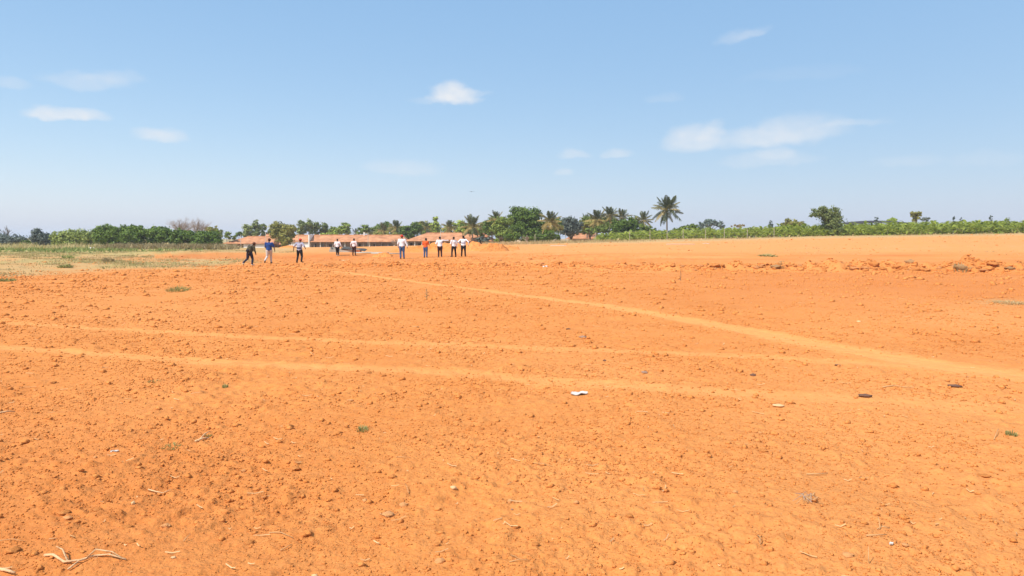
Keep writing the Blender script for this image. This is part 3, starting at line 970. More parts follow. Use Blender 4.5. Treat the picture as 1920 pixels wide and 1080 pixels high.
T('tree', 'glossy dark green tree in the middle of the dense clump', 'tree', [(248, 432, 24, 9), (262, 442, 27, 14), (240, 450, 20, 10), (285, 436, 18, 10)], 117, 'leaf_dark', 258, size=2.2)
T('tree', 'dark green tree where the dense clump dips', 'tree', [(300, 436, 18, 9), (312, 444, 20, 12), (290, 450, 18, 9)], 116, 'leaf_dark', 302, size=2.2)
T('tree', 'dark green tree in front of the pale bare trees', 'tree', [(345, 439, 20, 8), (366, 447, 26, 12), (332, 448, 16, 9)], 114, 'leaf_dark', 352, size=2.2)
T('tree', 'dark green tree at the right end of the dense clump', 'tree', [(392, 444, 20, 11), (400, 455, 16, 12), (382, 455, 18, 12)], 112, 'leaf_dark', 393, size=2.2)
T('tree', 'small brownish tree right of the bare trees', 'tree', [(396, 432, 10, 7), (404, 430, 6, 6), (390, 436, 8, 5)], 150, 'leaf_olive', 397, trunk=.1)
T('tree', 'little grey green tree above the end of the clump', 'tree', [(411, 436, 5, 6), (412, 443, 6, 5)], 155, 'leaf_eucalyptus', 411, trunk=.08)
T('shrub', 'small ragged bush between the clump and the tiled roof', 'bush', [(426, 440, 7, 6), (434, 445, 8, 4)], 158, 'leaf_mid', 429, trunk=.08)
T('shrub', 'small dark bush just over the left roof end', 'bush', [(446, 440, 6, 4), (450, 437, 4, 3)], 175, 'leaf_dark', 447, trunk=.08)
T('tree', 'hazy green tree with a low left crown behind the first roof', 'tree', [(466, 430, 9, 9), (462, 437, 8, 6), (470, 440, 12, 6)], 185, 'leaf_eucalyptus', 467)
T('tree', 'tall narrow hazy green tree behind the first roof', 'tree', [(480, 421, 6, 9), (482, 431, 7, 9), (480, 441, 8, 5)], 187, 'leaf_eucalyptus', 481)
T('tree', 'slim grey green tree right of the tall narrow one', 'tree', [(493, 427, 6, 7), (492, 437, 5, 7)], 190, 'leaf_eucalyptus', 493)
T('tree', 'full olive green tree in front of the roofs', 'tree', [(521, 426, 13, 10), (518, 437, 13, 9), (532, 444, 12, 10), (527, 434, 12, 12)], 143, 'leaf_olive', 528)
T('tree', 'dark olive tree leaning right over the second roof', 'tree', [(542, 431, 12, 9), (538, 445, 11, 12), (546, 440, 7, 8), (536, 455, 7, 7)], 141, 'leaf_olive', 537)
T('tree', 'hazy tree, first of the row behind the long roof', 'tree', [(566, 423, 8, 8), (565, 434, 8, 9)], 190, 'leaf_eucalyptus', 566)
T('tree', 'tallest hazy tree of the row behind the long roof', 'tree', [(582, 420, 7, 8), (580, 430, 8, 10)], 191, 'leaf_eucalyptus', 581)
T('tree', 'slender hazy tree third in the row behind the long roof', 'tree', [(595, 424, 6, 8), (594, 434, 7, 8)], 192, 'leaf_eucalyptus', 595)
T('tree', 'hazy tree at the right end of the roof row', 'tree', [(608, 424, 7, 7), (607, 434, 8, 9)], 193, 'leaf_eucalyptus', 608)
T('tree', 'light green tree above the middle of the long roof', 'tree', [(649, 424, 7, 7), (642, 431, 9, 7), (634, 436, 9, 5), (652, 434, 6, 7)], 188, 'leaf_light', 644)
T('tree', 'dark tree hanging over the gap between the two big roofs', 'tree', [(770, 434, 15, 9), (764, 443, 12, 8), (780, 428, 12, 8), (758, 430, 8, 7)], 172, 'leaf_dark', 768)
T('tree', 'light green cone shaped tree among the palms', 'tree', [(818, 413, 5, 7), (818, 424, 9, 9), (818, 433, 10, 7)], 182, 'leaf_light', 818)
T('tree', 'bushy fresh green tree left of a tall palm', 'tree', [(864, 420, 8, 8), (868, 430, 10, 9), (860, 434, 8, 7)], 180, 'leaf_light', 865)
T('tree', 'dark tree filling the space under the small palms', 'tree', [(800, 434, 14, 6), (790, 430, 9, 6)], 186, 'leaf_mid', 797)
T('tree', 'large dark green tree with a domed double top', 'tree', [(970, 404, 15, 13), (993, 403, 17, 13), (985, 418, 24, 14), (1003, 418, 14, 16), (975, 432, 20, 14), (1000, 438, 18, 14)], 128, 'leaf_dark', 987, trunk=.28, size=2.2)
T('tree', 'lighter green tree leaning out left of the domed tree', 'tree', [(945, 416, 15, 10), (938, 430, 15, 13), (952, 440, 18, 12), (940, 446, 14, 8)], 124, 'leaf_mid', 947, trunk=.2)
T('shrub', 'dark green shrub at the foot of the yellow palm', 'shrub', [(1030, 440, 14, 8), (1022, 447, 14, 7), (1042, 445, 9, 7)], 116, 'leaf_dark', 1030, trunk=.1)
T('shrub', 'grey green low shrub by the end of the last roof', 'shrub', [(900, 448, 7, 5), (912, 450, 8, 5)], 122, 'leaf_grey', 906, trunk=.06)
T('tree', 'dull olive tree right of the yellow palm', 'tree', [(1068, 416, 14, 9), (1074, 428, 16, 12), (1060, 432, 12, 10), (1085, 424, 8, 10)], 136, 'leaf_grey', 1070)
T('tree', 'round dark tree below the palm group', 'tree', [(1160, 424, 14, 11), (1180, 418, 14, 9), (1190, 428, 10, 9), (1172, 432, 18, 8)], 127, 'leaf_dark', 1172)
T('tree', 'olive tree tucked behind the right of the palm group', 'tree', [(1188, 416, 12, 7), (1180, 422, 12, 8)], 140, 'leaf_olive', 1185)
T('shrub', 'green bush behind the hedge right of the lone palm', 'bush', [(1283, 428, 12, 6), (1300, 426, 12, 6), (1270, 434, 10, 6)], 128, 'leaf_mid', 1286, trunk=.1)
T('tree', 'far flat topped tree hazed blue grey', 'tree', [(1322, 420, 12, 5), (1340, 418, 12, 5), (1330, 414, 12, 4), (1350, 424, 8, 5), (1312, 425, 8, 5)], 215, 'leaf_hazed', 1331)
T('shrub', 'low brown bush just right of the flat topped tree', 'bush', [(1385, 423, 16, 3)], 190, 'leaf_brown', 1385, trunk=.08)
T('tree', 'olive rounded treetop over the hedge', 'tree', [(1482, 417, 18, 6), (1496, 421, 14, 5), (1470, 421, 10, 5)], 160, 'leaf_olive', 1483)
T('tree', 'grey green tree standing at the edge of the hedge', 'tree', [(1541, 393, 9, 8), (1530, 401, 11, 9), (1551, 404, 14, 10), (1561, 396, 11, 9), (1566, 408, 14, 12), (1562, 420, 17, 13), (1562, 431, 15, 10)], 106, 'leaf_eucalyptus', 1560, trunk=.12, size=1.7)
T('tree', 'small olive tree with a round head beyond the shed', 'tree', [(1713, 401, 7, 6), (1722, 400, 6, 5), (1717, 409, 6, 7)], 150, 'leaf_olive', 1717, trunk=.1)
T('shrub', 'dark low bush right of the round headed tree', 'bush', [(1733, 411, 9, 4)], 165, 'leaf_grey', 1733, trunk=.08)
T('shrub', 'pale green bush over the hedge by the shed roof', 'bush', [(1676, 412, 7, 5), (1668, 415, 7, 3)], 140, 'leaf_light', 1675, trunk=.06)
T('tree', 'dark grey green tree cut by the left edge', 'tree', [(-6, 436, 6, 12), (-12, 444, 8, 8)], 150, 'leaf_grey', -8, trunk=.12)


def bare_tree(name, label, px, ytop, dist, spread, n0=9, mat='bare_branch', cat='tree', levels=3, hfrac=0.35, base=None):
    b = at(px, 450, dist); b.z = G(b.x, dist)
    H = at(px, ytop, dist).z - b.z
    root = empty(name, b); tag(root, label, cat)
    tr = MB(); br = MB()
    tr.tube([(0, 0, -.1), (0.05, 0, H * hfrac * .5), (0, 0.03, H * hfrac)], [.16, .13, .10], 6)

    def grow(p, d, L, r_, lv):
        e = p + d * L
        m_ = p + d * L * .5 + Vector((rng.uniform(-1, 1), rng.uniform(-1, 1), 0)) * L * .05
        br.tube([p, m_, e], [r_, r_ * .8, r_ * .5], 3, False)
        if lv == 0: return
        for _ in range(4 if lv > 1 else 5):
            d2 = (d + Vector((rng.normal(), rng.normal(), rng.normal() * .6 + .15)) * 0.42).normalized()
            grow(p.lerp(e, rng.uniform(.45, 1)), d2, L * rng.uniform(.5, .75), r_ * .5, lv - 1)
    for _ in range(n0):
        a = rng.uniform(0, 6.28); t = rng.uniform(0.1, 1) * spread
        d = Vector((math.cos(a) * t, math.sin(a) * t, 1)).normalized()
        grow(Vector((0, 0, H * hfrac * rng.uniform(.6, 1))), d, H * (1 - hfrac) * rng.uniform(.4, .55) / max(.6, d.z), 0.06, levels)
    tr.build('trunk', M[mat], root, True)
    br.build('branch', M[mat], root)
    return root


bare_tree('bare_tree', 'leafless pale tree, left of the pair above the dark clump', 338, 409, 140, .95, 15)
bare_tree('bare_tree', 'leafless pale tree, right of the pair above the dark clump', 372, 408, 142, .95, 15)
bare_tree('bare_tree', 'thin leafless sapling above the bush at the left edge', 15, 423, 150, .6, 5, 'bark', levels=2)
bare_tree('shrub', 'twiggy dry bush in front of the right end of the long building', 742, 444, 128, 1.2, 9, 'bare_branch', 'shrub', 2)
bare_tree('shrub', 'dry leafless bush between the domed tree and its shrub', 988, 440, 112, 1.0, 7, 'bare_branch', 'shrub', 2)
bare_tree('shrub', 'dry grey bush under the light green leaning tree', 938, 440, 115, 1.0, 8, 'bark', 'shrub', 2)

T('tree', 'dark olive tree low between the small palms behind the long roof', 'tree', [(700, 433, 12, 6), (712, 430, 10, 7)], 190, 'leaf_mid', 706, trunk=.1)
T('tree', 'dark crown filling in behind the palms over the roof end', 'tree', [(735, 430, 13, 8), (748, 433, 10, 7)], 184, 'leaf_mid', 741, trunk=.1)
T('tree', 'green tree crown behind the golden palm', 'tree', [(842, 430, 13, 7), (850, 424, 9, 7)], 188, 'leaf_light', 845, trunk=.1)
T('tree', 'olive tree between the tall spreading palm and the domed tree', 'tree', [(912, 424, 13, 8), (900, 430, 12, 8), (922, 432, 10, 8)], 162, 'leaf_olive', 911, trunk=.12)
T('tree', 'olive green crown just right of the domed tree', 'tree', [(1018, 424, 12, 9), (1028, 432, 14, 8), (1046, 428, 10, 8)], 133, 'leaf_olive', 1025, trunk=.12)
T('tree', 'brown green crown between the dull olive tree and the palm group', 'tree', [(1096, 422, 12, 8), (1108, 420, 10, 8), (1120, 424, 12, 8)], 141, 'leaf_olive', 1105, trunk=.12)
T('tree', 'dark crown behind the tallest palm of the group', 'tree', [(1142, 416, 14, 9), (1150, 424, 14, 8), (1132, 422, 12, 8)], 143, 'leaf_mid', 1143, trunk=.12)
T('shrub', 'dark bush at the foot of the palm left of the lone one', 'shrub', [(1208, 426, 13, 6), (1222, 430, 10, 5)], 132, 'leaf_mid', 1210, trunk=.08)
T('shrub', 'low dark hedge stretch at the edge below the domed tree', 'shrub', [(960, 444, 16, 6), (990, 446, 16, 6), (1008, 444, 12, 6)], 116, 'leaf_dark', 985, trunk=.08)
T('tree', 'hazy crown over the join of the two left roofs', 'tree', [(508, 434, 8, 6), (500, 438, 7, 4)], 188, 'leaf_eucalyptus', 505, trunk=.1)
T('tree', 'green crown closing the row right of the hazy trees', 'tree', [(624, 432, 9, 6), (632, 429, 8, 6)], 192, 'leaf_mid', 627, trunk=.1)

T('tree', 'dull green crown between the two smallest palms behind the long roof', 'tree', [(683, 430, 10, 7), (676, 434, 9, 6)], 186, 'leaf_mid', 680, trunk=.1)
T('tree', 'dark rounded crown behind the full palm over the long roof', 'tree', [(725, 424, 11, 8), (716, 430, 10, 8)], 187, 'leaf_dark', 720, trunk=.1)
T('tree', 'olive crown rising between the hipped roof palms', 'tree', [(790, 422, 11, 8), (802, 427, 11, 8)], 187, 'leaf_olive', 797, trunk=.1)
T('tree', 'dark bushy crown left of the tall spreading palm', 'tree', [(880, 426, 12, 9), (890, 432, 13, 9)], 166, 'leaf_dark', 884, trunk=.12)
T('tree', 'dark crown under the upright palm left of the domed tree', 'tree', [(926, 416, 12, 9), (918, 424, 12, 10)], 139, 'leaf_dark', 922, trunk=.12)
T('tree', 'dark green crown under the yellow palm', 'tree', [(1045, 416, 12, 9), (1052, 426, 13, 10)], 139, 'leaf_dark', 1048, trunk=.12)
T('tree', 'mixed green crown between the yellowing palm and its small neighbour', 'tree', [(1104, 412, 12, 8), (1118, 416, 12, 8), (1092, 430, 12, 8)], 144, 'leaf_mid', 1107, trunk=.12)

# --- palms: every frond is a part


def frond_mesh(name, L, droop, mat, seed, hang=0.5, nl=22):
    r_ = random.Random(seed); mb = MB()
    pts = []
    N = 9
    for i in range(N + 1):
        t = i / N
        pts.append(Vector((L * (t - 0.12 * droop * t * t), 0.04 * L * math.sin(t * 2.0 + seed), L * (0.10 * t - droop * 0.55 * t * t))))
    mb.tube(pts, [0.045 * (1 - .8 * i / N) + .008 for i in range(N + 1)], 3, False)
    for i in range(nl):
        t = 0.14 + 0.86 * i / (nl - 1)
        f = t * N; k = min(int(f), N - 1); p = pts[k].lerp(pts[k + 1], f - k)
        tg = (pts[k + 1] - pts[k]).normalized()
        ll = L * 0.30 * math.sin(math.pi * (0.18 + 0.74 * t)) * r_.uniform(.8, 1.1)
        for s in (-1, 1):
            if r_.random() < .06: continue
            out = (Vector((0, s, 0)) * 0.85 + tg * 0.55 + Vector((0, 0, -hang * r_.uniform(.5, 1.3)))).normalized()
            e = p + out * ll + Vector((0, 0, -0.10 * ll))
            w = tg * 0.066
            b = len(mb.v)
            mid = p + out * ll * .5
            mb.v += [tuple(p - w * .5), tuple(p + w * .5), tuple(mid + w), tuple(mid - w), tuple(e)]
            mb.f += [(b, b + 1, b + 2, b + 3), (b + 3, b + 2, b + 4)]
    me = bpy.data.meshes.new(name)
    me.from_pydata([tuple(v) for v in mb.v], [], mb.f); me.materials.append(M[mat])
    return me


FR = {c: [frond_mesh('frond', 3.3, d, 'palm_' + c, s, h) for s, (d, h) in enumerate(((.25, .35), (.6, .6), (1.0, .9)))] for c in ('green', 'olive', 'yellow')}
_palm_k = [0]


def palm(label, px, ytop, dist, crown_px, trunk_r=.14, yellow=.3, n=21, lean=0.0, nuts=True, group=None):
    """ytop: highest frond tip; crown_px: half width of the crown in photo pixels"""
    _palm_k[0] += 1
    R_ = random.Random(900 + _palm_k[0])
    s = dist / F_PX
    top = at(px, ytop, dist)
    bz = G(top.x, dist)
    k = crown_px * s / 3.2
    Hc = top.z - bz - 2.75 * k
    root = empty('coconut_palm', (top.x, dist, bz)); tag(root, label, 'palm tree', group)
    mb = MB()
    P_ = [Vector((lean * (1 - t) ** 2 * Hc, 0, -0.1 + (Hc + .1) * t)) for t in (0, .15, .4, .7, 1)]
    mb.tube(P_, [trunk_r * 1.5, trunk_r * 1.1, trunk_r, trunk_r * .85, trunk_r * .8], 8)
    mb.build('trunk', M['palm_bark'], root, True)
    mb2 = MB().blob((0, 0, 0), (.24 * k, .24 * k, .34 * k), 8, 5)
    mb2.build('crown_shaft', M['palm_olive'], root, True, (0, 0, Hc))
    n = int(n * 1.2)
    for i in range(n):
        f = i / (n - 1)
        elev = 87 - 122 * f ** 1.12 + R_.uniform(-7, 7)
        az_ = i * 137.5 + R_.uniform(-14, 14)
        q = R_.random()
        kind = 'green' if f < .42 else ('olive' if f < .72 else 'green')
        if f > .58 and q < yellow * 2: kind = 'yellow'
        elif f > .3 and q < yellow: kind = 'olive'
        me = FR[kind][0 if elev > 50 else (1 if elev > 0 else (2 if R_.random() < .5 else 1))]
        o = bpy.data.objects.new('frond', me); col.objects.link(o); o.parent = root
        o.location = (0, 0, Hc)
        sc2 = k * R_.uniform(.85, 1.05) * (0.80 if elev > 65 else 1)
        o.scale = (sc2, sc2, sc2)
        o.rotation_euler = Euler((R_.uniform(-.3, .3), R(-elev), R(az_)), 'XYZ')
    if nuts:
        for j in range(4):
            a = j * 1.6 + .4
            MB().blob((0, 0, 0), .13 * k, 6, 4).build('coconut', M['palm_yellow' if j % 2 else 'palm_olive'], root, True,
                                                      (.28 * k * math.cos(a), .28 * k * math.sin(a), Hc - .22 * k))
    return root


palm('tall lone coconut palm standing clear of the others on the hedge line', 1251, 366, 122, 32, .13, .35, 26, .02)
palm('small palm just left of the lone palm', 1207, 394, 140, 22, .12, .3, 20)
palm('yellowing palm at the left of the palm group', 1120, 391, 134, 25, .13, .55, 22)
palm('tallest palm in the middle of the palm group', 1144, 386, 137, 22, .13, .35, 22)
palm('dark palm at the right of the palm group', 1166, 391, 138, 20, .13, .15, 20)
palm('little palm peeping up at the left of the palm group', 1101, 400, 150, 15, .12, .2, 16)
palm('thin far palm between the olive tree and the palm group', 1087, 411, 165, 9, .1, .2, 12)
palm('palm rising behind the dull olive tree', 1070, 405, 145, 17, .12, .2, 18)
palm('palm with long hanging yellow fronds right of the domed tree', 1032, 392, 122, 27, .13, .8, 24)
palm('palm with upright fronds behind the left of the domed tree', 931, 394, 135, 20, .13, .35, 20)
palm('tall palm with spreading fronds left of the domed tree', 886, 402, 150, 27, .13, .25, 24)
palm('golden yellow palm behind the last tiled roof', 842, 411, 165, 18, .12, .95, 20)
palm('small upright palm left of the cone shaped tree', 800, 415, 172, 13, .12, .15, 16)
palm('bushy palm above the hipped roof', 776, 416, 178, 17, .12, .4, 18)
palm('highest palm over the gap between the roofs', 743, 412, 175, 18, .13, .3, 22)
palm('palm with a full crown over the right of the long roof', 719, 417, 176, 18, .12, .45, 20)
palm('small palm low behind the long roof', 692, 426, 185, 14, .12, .25, 16)
palm('ragged little palm above the two men at the sheet', 668, 427, 190, 12, .12, .15, 14)
palm('stunted palm tuft over the left end of the roofs', 425, 433, 168, 8, .1, .2, 10, nuts=False)
T('shrub', 'yellow green undergrowth at the foot of the palms by the long roof', 'undergrowth', [(735, 439, 12, 5), (720, 440, 14, 4), (705, 440, 10, 4)], 172, 'leaf_olive', 722, trunk=.06)
T('shrub', 'dark undergrowth at the foot of the palm group', 'undergrowth', [(1110, 432, 14, 6), (1130, 430, 14, 8), (1150, 434, 12, 6)], 131, 'leaf_mid', 1130, trunk=.06)
T('shrub', 'dark undergrowth beneath the tall spreading palm', 'undergrowth', [(890, 432, 16, 7), (915, 432, 12, 8), (905, 437, 14, 5)], 158, 'leaf_mid', 900, trunk=.06)
T('shrub', 'undergrowth behind the shadowed end of the olive tree', 'undergrowth', [(625, 438, 12, 4), (612, 440, 10, 4)], 180, 'leaf_light', 620, trunk=.05)
T('shrub', 'grey green bush at the foot of the lone palm', 'shrub', [(1255, 438, 9, 6), (1243, 440, 8, 5)], 115, 'leaf_grey', 1250, trunk=.05)

# --- banana plants along the right: front rows are things of their own


def banana_leaf(seed, mat, L=1.15, W=.30, droop=.9):
    r_ = random.Random(seed); v = []; f = []
    N = 5
    for i in range(N + 1):
        t = i / N
        w = W * math.sin(math.pi * (0.08 + 0.86 * t)) * .5
        cx, cz = L * (t - .1 * t * t), L * (.38 * t - droop * .62 * t * t)
        v += [(cx, -w, cz + .10 * w), (cx, 0, cz - .03), (cx, w, cz + .10 * w)]
    for i in range(N):
        b = i * 3
        f += [(b, b + 1, b + 4, b + 3), (b + 1, b + 2, b + 5, b + 4)]
    me = bpy.data.meshes.new('leaf'); me.from_pydata(v, [], f); me.materials.append(M[mat])
    return me


BL = [banana_leaf(1, 'banana', 1.1, .36, 1.2), banana_leaf(2, 'banana', 1.15, .38, .85), banana_leaf(3, 'banana', 1.05, .3, 1.3)]
BD = banana_leaf(4, 'banana_dry', 1.0, .26, 1.9)
stem_me = MB().tube([(0, 0, -.05), (0.02, 0, .4), (0, 0, .75)], [.06, .05, .03], 6)
sm = bpy.data.meshes.new('stem'); sm.from_pydata([tuple(v) for v in stem_me.v], [], stem_me.f); sm.materials.append(M['banana_stem'])


def hedge_y(px):      # front line of the plantation
    return float(np.interp(px, [1120, 1300, 1600, 1920], [106, 105, 103.5, 102]))


npl = 0
for row in range(3):
    px = 1135 + row * 5
    while px < 1935:
        R_ = random.Random(int(px * 7) + row * 999)
        Y = hedge_y(px) + row * 1.8 + R_.uniform(-.5, .5)
        xx = (px - 960) / F_PX * Y
        hs = float(np.interp(px, [1135, 1250, 1400, 1500, 1920], [.74, .80, .92, 1.14, 1.24])) * R_.uniform(.5, 1.22)
        root = empty('banana_plant', (xx, Y, G(xx, Y) - .02), R_.uniform(0, 6.28))
        tag(root, 'low yellow green plant with long arching leaves in the dense green belt on the right', 'plant', 'plants in the green belt on the right')
        o = bpy.data.objects.new('stem', sm); col.objects.link(o); o.parent = root; o.scale = (1, 1, hs)
        nl = R_.randint(6, 8)
        for j in range(nl):
            dry = R_.random() < .22 and j < 3
            o = bpy.data.objects.new('leaf', BD if dry else R_.choice(BL)); col.objects.link(o); o.parent = root
            o.location = (0, 0, (.16 + .66 * j / nl) * hs)
            o.rotation_euler = (R_.uniform(-.3, .3), R(-(-8 + 52 * j / nl + R_.uniform(-14, 14))), j * 2.4 + R_.uniform(-.3, .3))
            s_ = hs * R_.uniform(.8, 1.15); o.scale = (s_, s_, s_)
        npl += 1
        px += R_.uniform(10.5, 15.5)
# the mass behind them
V, Q = [], []
lv = np.array([v.co[:] for v in BL[1].vertices]); lf = np.array([list(p.vertices) for p in BL[1].polygons])
n = 12000
pxs = rng.uniform(1120, 1990, n); Y = np.interp(pxs, [1120, 1920], [110, 105.5]) + rng.random(n) ** 1.2 * 34
xx = (pxs - 960) / F_PX * Y
hh = np.interp(pxs, [1120, 1250, 1400, 1500, 1920], [.95, 1.03, 1.18, 1.42, 1.56]) * (1 + .28 * vnoise(xx * .3, Y * .3, 81) + .2 * vnoise(xx * .9, Y * .9, 82)) + (Y - 108) * 0.006
zb = macro(xx, Y) + hh * rng.uniform(.0, 1.0, n) ** .8
el_, az_ = rng.uniform(-.3, .85, n), rng.uniform(0, 6.28, n)
s_ = rng.uniform(.6, 1.15, n)
lx = lv[None, :, 0] * np.cos(el_)[:, None] - lv[None, :, 2] * np.sin(el_)[:, None]
lz = lv[None, :, 0] * np.sin(el_)[:, None] + lv[None, :, 2] * np.cos(el_)[:, None]
ly = lv[None, :, 1] + 0 * lx
X = (lx * np.cos(az_)[:, None] - ly * np.sin(az_)[:, None]) * s_[:, None] + xx[:, None]
YY = (lx * np.sin(az_)[:, None] + ly * np.cos(az_)[:, None]) * s_[:, None] + Y[:, None]
Z = lz * s_[:, None] + zb[:, None]
V = np.stack([X, YY, Z], -1).reshape(-1, 3); Q = (lf[None] + (np.arange(n) * len(lv))[:, None, None]).reshape(-1, 4)
tag(link('plant_belt', np_mesh('plant_belt', V, Q, M['banana'])), 'mass of yellow green leaves deeper inside the green belt on the right', 'plants', kind='stuff')
for (px, yt, lab) in ((1643, 406, 'spindly dark plant sticking up in the middle of the right belt'), (1788, 405, 'narrow dark green plant poking out of the belt near the small olive tree'),
                      (1803, 408, 'dark stubby plant near the right part of the belt'), (1857, 404, 'thin pale spike rising from the belt'),
                      (1889, 406, 'dark thin spike at the right end of the belt'), (1445, 412, 'dark feathery plant top left of the olive treetop')):
    T('shrub', lab, 'plant', [(px, yt + 5, 3.2, 5), (px + 1, yt + 12, 4, 6)], 112, 'leaf_grey', px, n=90, trunk=.05)

# ------------------------------------------------------------------ far buildings


def house(label, x0p, x1p, Y, ridge_y, eave_y, depth, hip_l, hip_r, wall_mat, name='tiled_house', gable_wall=True, over=.5, yaw=0.0):
    """long low house parallel to the photo plane. pixel extents of the eave; hip_l / hip_r: metres the ridge is drawn in"""
    s = Y / F_PX
    xl, xr = (x0p - 960) * s, (x1p - 960) * s
    ze, zr = at(960, eave_y, Y).z, at(960, ridge_y, Y + depth / 2).z
    cx = (xl + xr) / 2; base = G(cx, Y + depth / 2)
    root = empty(name, (cx, Y, base), yaw); tag(root, label, 'house')
    W = (xr - xl) / 2; he, hr = ze - base, zr - base
    y0, y1, ym = -over, depth + over, depth / 2
    th = .10
    v = [(-W, y0, he), (W, y0, he), (W, y1, he), (-W, y1, he), (-W + hip_l, ym, hr), (W - hip_r, ym, hr)]
    v += [(a, b, c - th) for (a, b, c) in v]
    f = [(0, 1, 5, 4), (2, 3, 4, 5), (3, 0, 4), (1, 2, 5), (7, 6, 10, 11), (9, 8, 11, 10), (6, 9, 10), (8, 7, 11),
         (1, 0, 6, 7), (2, 1, 7, 8), (3, 2, 8, 9), (0, 3, 9, 6)]
    roof = obj_from('roof', v, f, M['roof'], root)
    # ridge and hip tiles
    MB().tube([(-W + hip_l, ym, hr + .03), (W - hip_r, ym, hr + .03)], .10, 6).build('ridge_tiles', M['roof'], roof)
    wy = 1.3   # wall stands back under a verandah
    wb = MB().box(-W + .5, W - .5, wy, depth - .1, -.3, he - th - .02)
    wall = wb.build('wall', M[wall_mat], root)
    return root, wall, W, he, depth, wy


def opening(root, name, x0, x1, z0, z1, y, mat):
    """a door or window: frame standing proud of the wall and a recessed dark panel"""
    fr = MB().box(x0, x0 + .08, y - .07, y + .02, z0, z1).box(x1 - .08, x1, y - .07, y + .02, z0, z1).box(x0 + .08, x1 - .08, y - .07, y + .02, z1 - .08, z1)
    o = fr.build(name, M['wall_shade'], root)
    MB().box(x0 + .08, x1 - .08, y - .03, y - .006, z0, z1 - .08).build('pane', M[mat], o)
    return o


# first house, left: hipped roof, verandah, white end block
YB = 158.0
r1, w1, W, he, dp, wy = house('low tiled house with a hipped left end and white wall, leftmost building', 418, 514, YB, 443.5, 456.5, 6, 4.3, .3, 'wall_pink')
s = YB / F_PX
cx1 = (418 + 514) / 2


def lx(px, cx, Y=YB): return (px - cx) * Y / F_PX


for p in (428, 434.5, 441, 447.5, 454):
    MB().tube([(lx(p, cx1), -.1, -.3), (lx(p, cx1), -.1, he - .14)], .09, 6).build('pillar', M['wall_pink'], r1)
for p in (430, 437.5, 447):
    opening(r1, 'door', lx(p, cx1), lx(p + 4.5, cx1), .0, he - .45, wy, 'dark_inside')
MB().box(lx(458, cx1), lx(497, cx1), -.2, wy - .05, -.3, he - .14).build('verandah_wall', M['wall_white'], r1)
# its taller wing
r1b, _, Wb, heb, dpb, wyb = house('taller tiled wing joined to the right of the leftmost house', 486, 540, YB + 2.5, 439.5, 458, 8, .4, 4.2, 'wall_pink', 'tiled_wing')
# long house
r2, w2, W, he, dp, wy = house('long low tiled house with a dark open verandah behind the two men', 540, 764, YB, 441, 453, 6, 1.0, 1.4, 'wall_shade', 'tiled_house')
cx2 = (540 + 764) / 2
MB().box(lx(541, cx2), lx(581, cx2), -.25, wy - .05, -.5, he - .14).build('verandah_wall', M['wall_white'], r2)
MB().box(lx(580.2, cx2), lx(582.2, cx2), -.6, dp / 2, -.4, he + 1.5).build('party_wall', M['wall_white'], r2)
for i, p in enumerate(np.arange(590, 758, 11.5)):
    MB().tube([(lx(p, cx2), -.1, -.3), (lx(p, cx2), -.1, he - .14)], .085, 6).build('pillar', M['wall_white' if i % 4 == 1 else 'wall_shade'], r2)
for i, p in enumerate(np.arange(586, 752, 14)):
    if i % 3 == 2:
        w_ = opening(r2, 'window', lx(p, cx2), lx(p + 7, cx2), .9, he - .5, wy, 'dark_inside')
    else:
        opening(r2, 'door', lx(p, cx2), lx(p + 5.5, cx2), 0, he - .4, wy, 'door_paint' if i % 3 else 'dark_inside')
MB().box(lx(700, cx2), lx(735, cx2), -.3, -.15, -.3, 1.1).build('low_wall', M['wall_pink'], r2)
MB().box(lx(677.3, cx2), lx(679.5, cx2), dp / 2 - .2, dp / 2 + .2, he, he + 2.0).build('chimney', M['wall_white'], r2)
# hipped house
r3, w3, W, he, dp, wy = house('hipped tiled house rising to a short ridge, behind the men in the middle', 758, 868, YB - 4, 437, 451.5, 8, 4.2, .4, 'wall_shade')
cx3 = (758 + 868) / 2
for i, p in enumerate((766, 779, 792, 806, 820, 834, 848)):
    MB().tube([(lx(p, cx3), -.1, -.3), (lx(p, cx3), -.1, he - .14)], .10, 6).build('pillar', M['wall_white'], r3)
for i, p in enumerate((768, 783, 797, 811, 826, 840)):
    opening(r3, 'window' if i % 2 else 'door', lx(p, cx3), lx(p + 6, cx3), .9 if i % 2 else 0, he - .4, wy, 'dark_inside')
for p in (770, 782, 809, 826):
    MB().box(lx(p, cx3), lx(p + 7, cx3), -.25, -.12, -.3, 1.5).build('low_wall', M['wall_white'], r3)
r4, w4, W, he, dp, wy = house('plain tiled house right of the hipped one, partly behind shrubs', 864, 934, YB, 438, 452, 7, .4, 3, 'wall_pink')
cx4 = (864 + 934) / 2
for p in (870, 882, 894, 906, 918, 928):
    MB().tube([(lx(p, cx4), -.1, -.3), (lx(p, cx4), -.1, he - .14)], .09, 6).build('pillar', M['wall_shade'], r4)
for p in (874, 898, 912):
    opening(r4, 'door', lx(p, cx4), lx(p + 6, cx4), 0, he - .4, wy, 'dark_inside')
r5, w5, W, he, dp, wy = house('far pinkish tiled roof right of the dull olive tree', 1066, 1134, 150, 437.5, 447, 7, 1.5, 1.5, 'wall_pink')
for p in (-2.5, 0, 2.5):
    opening(r5, 'window', p, p + .9, .8, he - .4, wy, 'dark_inside')

